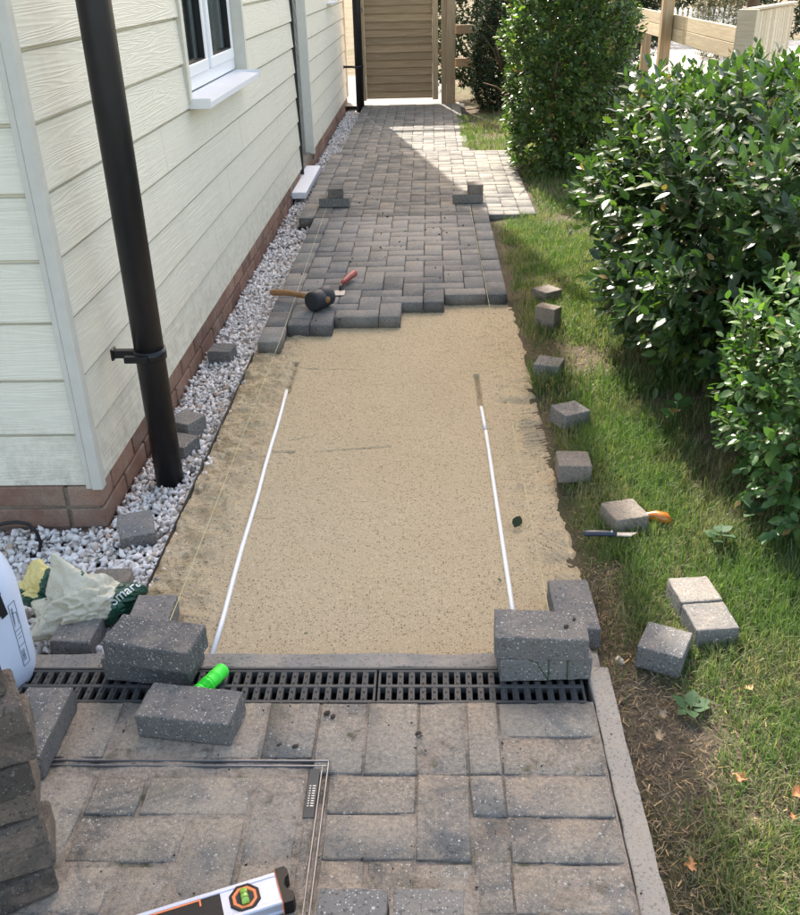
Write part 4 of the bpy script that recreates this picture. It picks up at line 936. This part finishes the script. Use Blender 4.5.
# ================================================================== VEGETATION
LEAF_V = np.array([(0, 0, 0), (-.20, .22, .035), (0, .25, 0), (.20, .22, .035), (-.26, .52, .03), (0, .55, -.02), (.26, .52, .03), (-.15, .82, -.005), (0, .84, -.05), (.15, .82, -.005), (0, 1.04, -.10)], float)
LEAF_F = [(0, 2, 1), (0, 3, 2), (1, 2, 5, 4), (2, 3, 6, 5), (4, 5, 8, 7), (5, 6, 9, 8), (7, 8, 10), (8, 9, 10)]
LEAF_T = []
for f in LEAF_F: LEAF_T += [f] if len(f) == 3 else [(f[0], f[1], f[2]), (f[0], f[2], f[3])]
LEAF_T = np.array(LEAF_T)
def leafmesh(m, wid):
    me = bpy.data.meshes.new('leaf'); V = LEAF_V*np.array([wid, 1, 1]); me.from_pydata([tuple(v) for v in V], [], LEAF_F); me.polygons.foreach_set('use_smooth', [True]*len(LEAF_F)); me.materials.append(m); me.update(); return me
def norm(a): return a/np.maximum(1e-9, np.linalg.norm(a, axis=-1, keepdims=True))
def cloud_leaves(n_spr, c, r, size, spl, per, pw=3.2, gap=.25, upb=.5, zmin=None, nsd=3.0, inner=.25):
    """sprigs on a superellipsoid; returns leaf positions, 3x3 frames, sizes, stems"""
    d = rng.normal(size=(n_spr*3, 3)); d[:, 2] += .12
    d = norm(d); k = (np.abs(d)**pw).sum(1)**(-1/pw); d = d*k[:, None]
    rr = np.where(rng.random(len(d)) < inner, rng.uniform(.45, .85, len(d)), rng.uniform(.84, 1.0, len(d)))
    nz = np.array([noise.noise(Vector((a[0]*nsd+c[0]*7, a[1]*nsd, a[2]*nsd))) for a in d]); rr = rr*(1+.20*nz)*np.where(rng.random(len(d)) < .06, rng.uniform(1.03, 1.12, len(d)), 1)
    keep = rng.random(len(d)) > gap*(nz < -.12); d, rr = d[keep][:n_spr], rr[keep][:n_spr]
    p = np.array(c)+d*rr[:, None]*np.array(r)
    out = norm(d/np.array(r)); sd = norm(out+np.array([0, 0, upb])+rng.normal(size=d.shape)*.42)
    L = rng.uniform(.6, 1.3, len(d))*spl; base = p-sd*L[:, None]*.6
    P_, D_, N_, S_ = [], [], [], []
    aux = norm(np.cross(sd, rng.normal(size=sd.shape))); aux2 = np.cross(sd, aux)
    for i in range(per):
        t = (i+.6)/per; ang = i*2.4+rng.uniform(0, .7, len(d)); side = aux*np.cos(ang)[:, None]+aux2*np.sin(ang)[:, None]
        spread = .95-.55*t; dr = norm(sd*(1-spread*.55)+side*spread+rng.normal(size=sd.shape)*.16-np.array([0, 0, .12]))
        nr = norm(sd - dr*(sd*dr).sum(1)[:, None]+np.array([0, 0, .45])+rng.normal(size=sd.shape)*.22); nr = norm(nr-dr*(nr*dr).sum(1)[:, None])
        P_.append(base+sd*(L*t)[:, None]); D_.append(dr); N_.append(nr); S_.append(size*rng.uniform(.45, 1.28, len(d))*(1.05-.35*abs(t-.5)*2))
    P_, D_, N_, S_ = map(np.concatenate, (P_, D_, N_, S_)); X_ = np.cross(D_, N_)
    Rm = np.stack([X_, D_, N_], -1)
    ok = P_[:, 2] > (zmin if zmin is not None else -.02)
    return P_[ok], Rm[ok], S_[ok], base, base+sd*L[:, None]*.95
camp = np.array([CX, CY, CH]); FWv, RTv, UPv = np.array(fw), np.array(r2), np.array(u2)
def screen(P_):
    d = P_-camp; z = d@FWv; return 400+F*(d@RTv)/z, 457.5-F*(d@UPv)/z, z
def shrub(name, label, cat, c, r, n_spr, size, spl, per, m, wid=1.0, nparts=300, stems=5, group=None, zmin=None, twigs=True, **kw):
    P_, Rm, S_, a, b = cloud_leaves(n_spr, c, r, size, spl, per, zmin=zmin, **kw)
    t = thing(name, label, cat, (c[0], c[1], 0), 0, group); O = np.array([c[0], c[1], 0])
    T = LEAF_V*np.array([wid, 1, 1]); allV = np.einsum('nij,kj->nki', Rm, T)*S_[:, None, None]+P_[:, None]
    pick = np.zeros(len(P_), bool)
    if nparts:
        sx, sy, sz = screen(P_); inn = (sx > -5) & (sx < 805) & (sy > -5) & (sy < 920); tc = camp-P_; dist = np.linalg.norm(tc, axis=1)
        area = S_**2/dist**2*np.abs((Rm[:, :, 2]*tc).sum(1))/dist; order = np.argsort(-area*inn)[:nparts*7]
        tri = (LEAF_T[None]+(np.arange(len(P_))*11)[:, None, None]).reshape(-1, 3)
        bvh = BVHTree.FromPolygons(allV.reshape(-1, 3).tolist(), tri.tolist()); got = 0; nt_ = len(LEAF_T)
        for i in order:
            q = allV[i, 5]; dd_ = Vector((q-camp).tolist()); h = bvh.ray_cast(Vector(camp.tolist()), dd_.normalized())
            if h[0] is not None and h[2]//nt_ == i: pick[i] = True; got += 1
            if got >= nparts: break
        lm = leafmesh(m, wid)
        for i in np.where(pick)[0]:
            o = bpy.data.objects.new('leaf', lm); COL.objects.link(o); o.parent = t; M4 = Matrix.Identity(4); s_ = S_[i]
            for u in range(3):
                for v in range(3): M4[u][v] = float(Rm[i, u, v]*s_)
                M4[u][3] = float(P_[i, u]-O[u])
            o.matrix_local = M4
    V = (allV[~pick]-O).reshape(-1, 3); n_ = int((~pick).sum()); Fc = (LEAF_T[None]+(np.arange(n_)*11)[:, None, None]).reshape(-1, 3)
    kind(link('foliage', from_np('foliage', V, Fc, True), m, t), 'stuff')
    if twigs:
        bm = bmesh.new(); 
        for i in rng.permutation(len(a))[:int(len(a)*.5)]: tube(bm, [Vector(a[i]-O), Vector(b[i]-O)], [.0026, .0012], 3, False)
        kind(link('twigs', from_bm(bm, 'twigs'), M['bark'], t), 'stuff')
    for k in range(stems):
        ang = k*2*PI/stems+.5; x0, y0 = math.cos(ang)*r[0]*.18, math.sin(ang)*r[1]*.18
        pts = [Vector((x0, y0, -.04))]; dr = Vector((math.cos(ang)*.5, math.sin(ang)*.5, 1)).normalized()
        for q in range(5): pts.append(pts[-1]+dr*(c[2]+r[2]*.4)/5); dr = (dr+Vector((random.uniform(-.3, .3), random.uniform(-.3, .3), .1))).normalized()
        bm = bmesh.new(); tube(bm, pts, [.016, .014, .012, .010, .008, .005], 7)
        for q in (1, 2, 3, 4):
            e = pts[q]+Vector((random.uniform(-1, 1)*r[0]*.6, random.uniform(-1, 1)*r[1]*.6, random.uniform(.1, .35))); tube(bm, [pts[q], pts[q].lerp(e, .5)+Vector((0, 0, .03)), e], [.008, .006, .003], 5)
        link('branch', from_bm(bm, 'branch', True), M['bark'], t)
    return t
shrub('hedge', 'big glossy broad leaved hedge on the right, its top catching the sun', 'hedge', (1.165, 2.45, .50), (.82, 1.12, .49), 5000, .060, .17, 11, M['leafA'], .95, stems=6, zmin=.0, inner=.22)
shrub('shrub', 'tall rounded glossy shrub beyond the big hedge, halfway to the gate', 'shrub', (.655, 6.1, .70), (.455, .60, .84), 4000, .046, .13, 9, M['leafB'], .95, stems=5, pw=2.8, zmin=.02, inner=.3)
shrub('shrub', 'nearest shrub with small pale rounded leaves at the right edge of the picture', 'shrub', (.88, .98, .33), (.44, .40, .43), 1500, .038, .13, 9, M['leafC'], 1.15, stems=4, pw=2.3, zmin=-.02)
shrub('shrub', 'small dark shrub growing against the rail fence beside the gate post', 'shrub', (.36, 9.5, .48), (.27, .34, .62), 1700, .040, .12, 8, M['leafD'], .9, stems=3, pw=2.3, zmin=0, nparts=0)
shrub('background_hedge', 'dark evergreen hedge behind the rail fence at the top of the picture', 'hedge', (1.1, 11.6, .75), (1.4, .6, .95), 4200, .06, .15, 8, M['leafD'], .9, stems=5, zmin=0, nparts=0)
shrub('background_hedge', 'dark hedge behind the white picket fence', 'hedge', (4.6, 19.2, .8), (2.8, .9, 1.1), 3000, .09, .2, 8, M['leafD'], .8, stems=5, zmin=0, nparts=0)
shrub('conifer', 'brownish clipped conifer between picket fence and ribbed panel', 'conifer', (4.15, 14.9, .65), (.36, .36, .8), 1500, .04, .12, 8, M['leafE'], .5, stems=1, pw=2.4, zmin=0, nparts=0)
tr = thing('tree', 'brown tree trunk standing beside the conifer at the top right', 'tree', (4.75, 15.2, 0)); tubeobj('trunk', [(0, 0, -.1), (.01, 0, .6), (-.02, 0, 1.6), (.02, 0, 3.2)], [.13, .10, .09, .07], M['bark'], tr, 14)
P_, Rm, S_, a, b = cloud_leaves(900, (4.75, 15.2, 3.6), (1.1, 1.1, 1.1), .09, .2, 8, pw=2)
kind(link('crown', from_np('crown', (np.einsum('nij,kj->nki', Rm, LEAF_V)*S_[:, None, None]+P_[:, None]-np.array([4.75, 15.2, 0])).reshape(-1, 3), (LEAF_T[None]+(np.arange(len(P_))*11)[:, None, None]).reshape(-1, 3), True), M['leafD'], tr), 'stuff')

# ---- grass
def blades(n, x0, x1, y0, y1, hmin, hmax, w, keep=None):
    X = rng.uniform(x0, x1, n); Y = rng.uniform(y0, y1, n)
    d = fbm(X, Y, 3.2, 4)+.5; k_ = rng.random(n) < np.clip((d-.36)*4.2+.15, .05, 1)
    if keep is not None: k_ &= rng.random(n) < keep(X, Y)
    X, Y = X[k_], Y[k_]; n = len(X); Z = -.03+np.where(X > .03, lawn_z(X, Y), fbm(X, Y, 8)*.02)-.003
    a = rng.uniform(0, 2*PI, n)+fbm(X, Y, 7)*5; h = rng.uniform(hmin, hmax, n)*(.55+.9*np.clip(fbm(X, Y, 2.2, 3)+.5, 0, 1)); lean = rng.uniform(.15, 1.5, n)
    V = np.zeros((n, 8, 3)); dx, dy = np.cos(a), np.sin(a); px, py = -dy, dx
    ww = w*rng.uniform(.6, 1.3, n); xx = 0; z_ = 0
    for i, (t, wd) in enumerate(((0, 1), (.33, .95), (.66, .7), (1, .12))):
        if i: th = lean*t*1.0; xx = xx+h/3*np.sin(th); z_ = z_+h/3*np.cos(th)
        for s_, sg_ in ((0, -1), (1, 1)):
            V[:, i*2+s_, 0] = X+dx*xx+px*ww*wd*sg_; V[:, i*2+s_, 1] = Y+dy*xx+py*ww*wd*sg_; V[:, i*2+s_, 2] = Z+z_
    V[:, :, 2] = np.maximum(V[:, :, 2], (Z+.002)[:, None]); return V
def soil_mask(X, Y): # bare trodden edge
    e = np.clip((X-.075)/.12, 0, 1); near = (Y < .75)
    m = np.where(near, np.clip((X-.10-.035*np.sin(Y*9))/.07, .07, 1), np.clip((X-.035)/.09, .1, 1))
    und = np.exp(-(((X-1.1)/.62)**4+((Y-2.5)/.9)**4)); return m*(1-.8*und)
G_ = [blades(150000, .03, 1.25, -.55, 1.7, .018, .056, .00095, soil_mask), blades(70000, .02, .8, 1.7, 4.6, .022, .060, .0014, soil_mask), blades(34000, .02, 1.6, 4.6, 9.4, .03, .07, .0024, lambda X, Y: np.where((X < .32) & (Y < 6.9), 0, 1)*np.clip((9.3-Y)/1.2, .05, 1)),
      blades(9000, -.08, .03, 7.0, 8.9, .03, .07, .0024), blades(700, .02, .12, 1.88, 2.02, .05, .09, .0016)]
GV = np.concatenate(G_); n_ = len(GV); Fq = np.array([(0, 1, 3, 2), (2, 3, 5, 4), (4, 5, 7, 6)])
gr = kind(link('grass', from_np('grass', GV.reshape(-1, 3), (Fq[None]+(np.arange(n_)*8)[:, None, None]).reshape(-1, 4), True), M['grass']), 'stuff'); tag(gr, 'patchy green and straw coloured lawn grass right of the sand', 'grass')
# straw, chips and crumbs on the bare soil
n_ = 17000; X = rng.uniform(.03, .34, n_); Y = rng.uniform(-.4, 2.6, n_); k_ = rng.random(n_) < np.where(Y < .8, 1, .35)*np.clip(1.2-(X-.1)*3, .1, 1); X, Y = X[k_], Y[k_]; n_ = len(X)
a = rng.uniform(0, 2*PI, n_); L = rng.uniform(.004, .026, n_); w = rng.uniform(.00025, .0008, n_)*(1+1.0*(rng.random(n_) < .06)); Z = -.03+lawn_z(X, Y)+rng.uniform(.001, .008, n_)
dx, dy = np.cos(a)*L, np.sin(a)*L; px, py = -np.sin(a)*w, np.cos(a)*w; dz = rng.uniform(-.004, .006, n_)
V = np.stack([np.stack([X-px, Y-py, Z], -1), np.stack([X+px, Y+py, Z+.001], -1), np.stack([X+dx+px, Y+dy+py, Z+dz], -1), np.stack([X+dx-px, Y+dy-py, Z+dz], -1)], 1)
M['soilcrumb'] = leafm('soil_crumb', (.10, .075, .055), (.27, .21, .155), .95, 0, .1)
M['straw'] = leafm('dry_straw', (.12, .09, .06), (.34, .27, .17), .8, .1)
tag(kind(link('straw_litter', from_np('straw_litter', V.reshape(-1, 3), np.arange(n_*4).reshape(-1, 4)), M['straw']), 'stuff'), 'dry straw and stem bits scattered on the bare soil edge', 'litter')
def crumbs(name, n, x0, x1, y0, y1, z, smin, smax, m, label, dens=None):
    X = rng.uniform(x0, x1, n); Y = rng.uniform(y0, y1, n)
    if dens is not None: k_ = rng.random(n) < dens(X, Y); X, Y = X[k_], Y[k_]
    zz_ = z(X, Y) if callable(z) else np.full(len(X), z); s_ = smin+(smax-smin)*rng.random(len(X))**3
    V_, F_ = scatter(np.stack([X, Y, zz_+s_*.3], -1), s_, TP); return tag(kind(link(name, from_np(name, V_, F_), m), 'stuff'), label, 'debris')
crumbs('soil_crumbs', 9000, .03, .4, -.45, 2.8, lambda X, Y: -.03+lawn_z(X, Y), .0008, .006, M['soilcrumb'], 'brown soil crumbs at the edge of the lawn', lambda X, Y: np.clip(1.1-(X-.03)*2.6, .05, 1))
crumbs('patio_crumbs', 900, -1.2, 0, -.5, .2, .0005, .0008, .0042, M['clod'], 'dark soil crumbs scattered over the patio blocks', lambda X, Y: np.clip(fbm(X, Y, 7)*4+.3, .03, 1))
crumbs('sand_grains', 5200, -1.2, -.02, -.5, .2, .0008, .0006, .0018, M['sand'], 'spilt sand grains over the patio blocks', lambda X, Y: np.clip(fbm(X, Y, 5)*5+.3, .02, 1))
crumbs('path_crumbs', 420, -1.08, -.02, 2.6, 5.4, .002, .002, .009, M['clod'], 'dark soil crumbs on the laid path', lambda X, Y: np.clip(fbm(X, Y, 4)*5+.2, .02, 1))
crumbs('sand_lumps', 2600, -1.10, .025, .38, 2.9, lambda X, Y: -.052+sand_z(X, Y), .0015, .0055, M['sand'], 'small lumps of loose sand on the screeded bed', lambda X, Y: np.clip(np.clip(-.88-X, 0, .1)*10+np.clip(X+.14, 0, .1)*9+.05*(Y > 1.7)+.02, 0, 1))

# ---- fallen leaves, weeds, stones
def lobed(m, size, seed, lobes=5):
    r = random.Random(seed); n_ = 40; bm = bmesh.new(); c = bm.verts.new((0, 0, 0)); ring1, ring2 = [], []
    for i in range(n_):
        a = i*2*PI/n_; q = .80+.22*math.cos(lobes*a+seed)*math.cos(a*.5+seed); q *= 1-.22*abs(math.sin(a*1.5+seed)); q *= r.uniform(.86, 1.12)
        curl = .38*abs(math.sin(a+seed))+.16*math.sin(a*3+seed)
        ring1.append(bm.verts.new((math.cos(a)*q*.5, math.sin(a)*q*.5, curl*.25))); ring2.append(bm.verts.new((math.cos(a)*q, math.sin(a)*q*.8, curl+.16*r.uniform(-1, 1))))
    for i in range(n_):
        j = (i+1) % n_; bm.faces.new((c, ring1[i], ring1[j])); bm.faces.new((ring1[i], ring2[i], ring2[j], ring1[j]))
    bmesh.ops.scale(bm, vec=(size,)*3, verts=bm.verts); return from_bm(bm, 'fallen_leaf', True)
for i, (x, y, s_, mm, lb) in enumerate([(.222, -.005, .017, 'deadleaf', 'curled orange dead leaf on the grass in the sunlit strip, right of the kerb'), (.318, -.045, .019, 'deadleaf', 'orange dead leaf at the right edge of the picture'), (.292, -.098, .010, 'deadleaf', 'small red brown dead leaf scrap right of the kerb, low in the picture'),
        (.085, -.195, .018, 'deadleaf', 'brown lobed dead leaf lying closest to the kerb near the bottom'), (.165, -.02, .011, 'drybrown', 'faint small leaf scrap left of the curled orange leaf'), (.098, .115, .018, 'drybrown', 'dry tan leaf on bare soil beside the kerb'), (.118, .175, .014, 'drybrown', 'broken tan leaf on bare soil above the other tan one'),
        (.31, .235, .014, 'drybrown', 'yellowed leaf in the shaded grass below the sunlit block pair'), (.20, 1.83, .016, 'drybrown', 'tan leaf on the grass beyond the turned block'), (.26, 1.30, .015, 'drybrown', 'brown leaf under the hedge edge')]):
    o = link('fallen_leaf', lobed(None, s_, i*1.7+1), M[mm]); o.location = (x, y, -.03+float(lawn_z(np.array([x]), np.array([y]))[0])+.018); o.rotation_euler = (random.uniform(-.3, .3), random.uniform(-.3, .3), random.uniform(0, 6)); tag(o, lb, 'dead leaf', 'fallen leaves on the lawn')
def single_leaf(x, y, z, s_, m, rz, lb, tilt=.2, wid=1.2):
    o = bpy.data.objects.new('fallen_leaf', leafmesh(m, wid)); COL.objects.link(o); o.scale = (s_,)*3; o.location = (x, y, z); o.rotation_euler = (tilt, .25, rz); tag(o, lb, 'leaf')
single_leaf(-.128, .955, -.038, .048, M['leafD'], -.35, 'dark green leaf lying on the sand beside the right screed rail', .35)
single_leaf(.128, 1.13, -.005, .030, M['weed'], .9, 'pale green leaf in the grass behind the sandy topped block'); single_leaf(.085, 1.02, -.008, .022, M['weed'], 2.0, 'small pale green leaf in the grass left of the sandy topped block')
single_leaf(-.184, .70, -.044, .016, M['leafB'], .4, 'tiny dark leaf scrap near the lower end of the right screed rail')
single_leaf(.545, 1.72, .42, .055, M['drybrown'], 1.0, 'single tan dead leaf caught in the big hedge', 1.1, 1.3)
def weed(x, y, n_, s_, lb, m=M['weed'], h=.02):
    z = -.03+float(lawn_z(np.array([x]), np.array([y]))[0]); t = thing('weed', lb, 'weed', (x, y, z)); me = leafmesh(m, 1.55)
    for k in range(n_):
        o = bpy.data.objects.new('leaf', me); COL.objects.link(o); o.parent = t; q = s_*random.uniform(.75, 1.15); o.scale = (q,)*3; a = k*2*PI/n_+random.uniform(-.4, .4); o.location = (-math.sin(a)*.006, math.cos(a)*.006, h*random.uniform(.5, 1)); o.rotation_euler = (random.uniform(.1, .55), random.uniform(-.2, .2), a)
    tubeobj('stem', [(0, 0, -.005), (.001, 0, h)], .0018, m, t, 6)
weed(.178, .19, 6, .040, 'broad leaved weed rosette on the soil edge below the askew grey block')
weed(.40, .80, 9, .036, 'leafy weed clump in the shade between the hedge and the nearest shrub', h=.05)
weed(.52, .90, 8, .035, 'second leafy weed under the nearest shrub', h=.05); weed(.43, 1.45, 9, .045, 'bright green seedling with long leaves under the big hedge', M['leafC'], .13)
weed(.17, 1.02, 5, .03, 'tiny weed behind the sandy topped block')
def stone(x, y, z, s_, lb, m='stone'):
    V_, F_ = TP[random.randrange(8)]; me = from_np('stone', V_*np.array([1.3, .9, .7])*s_, F_, True); o = link('stone', me, M[m]); o.location = (x, y, z+s_*.4); o.rotation_euler = (0, 0, random.uniform(0, 6)); tag(o, lb, 'stone')
stone(.062, .362, -.028, .011, 'white pebble on the soil beside the kerb corner')
stone(-.585, .165, .0, .007, 'dark pebble on the patio just below the drain', 'clod'); stone(-.572, .155, .0, .006, 'second dark pebble beside the one below the drain', 'clod'); stone(-.64, .07, .0, .0065, 'round dark clod on the block above the cover rim', 'clod'); stone(-.675, .075, .0, .005, 'smaller dark clod above the cover rim', 'clod')
stone(-.393, .107, .0, .006, 'dark clod in the joint in the middle of the patio', 'clod'); stone(-.075, .30, .121, .007, 'soil clod on the upper block of the right drain pair', 'clod'); stone(-.055, .325, .121, .005, 'smaller soil clod on the upper block of the right drain pair', 'clod')
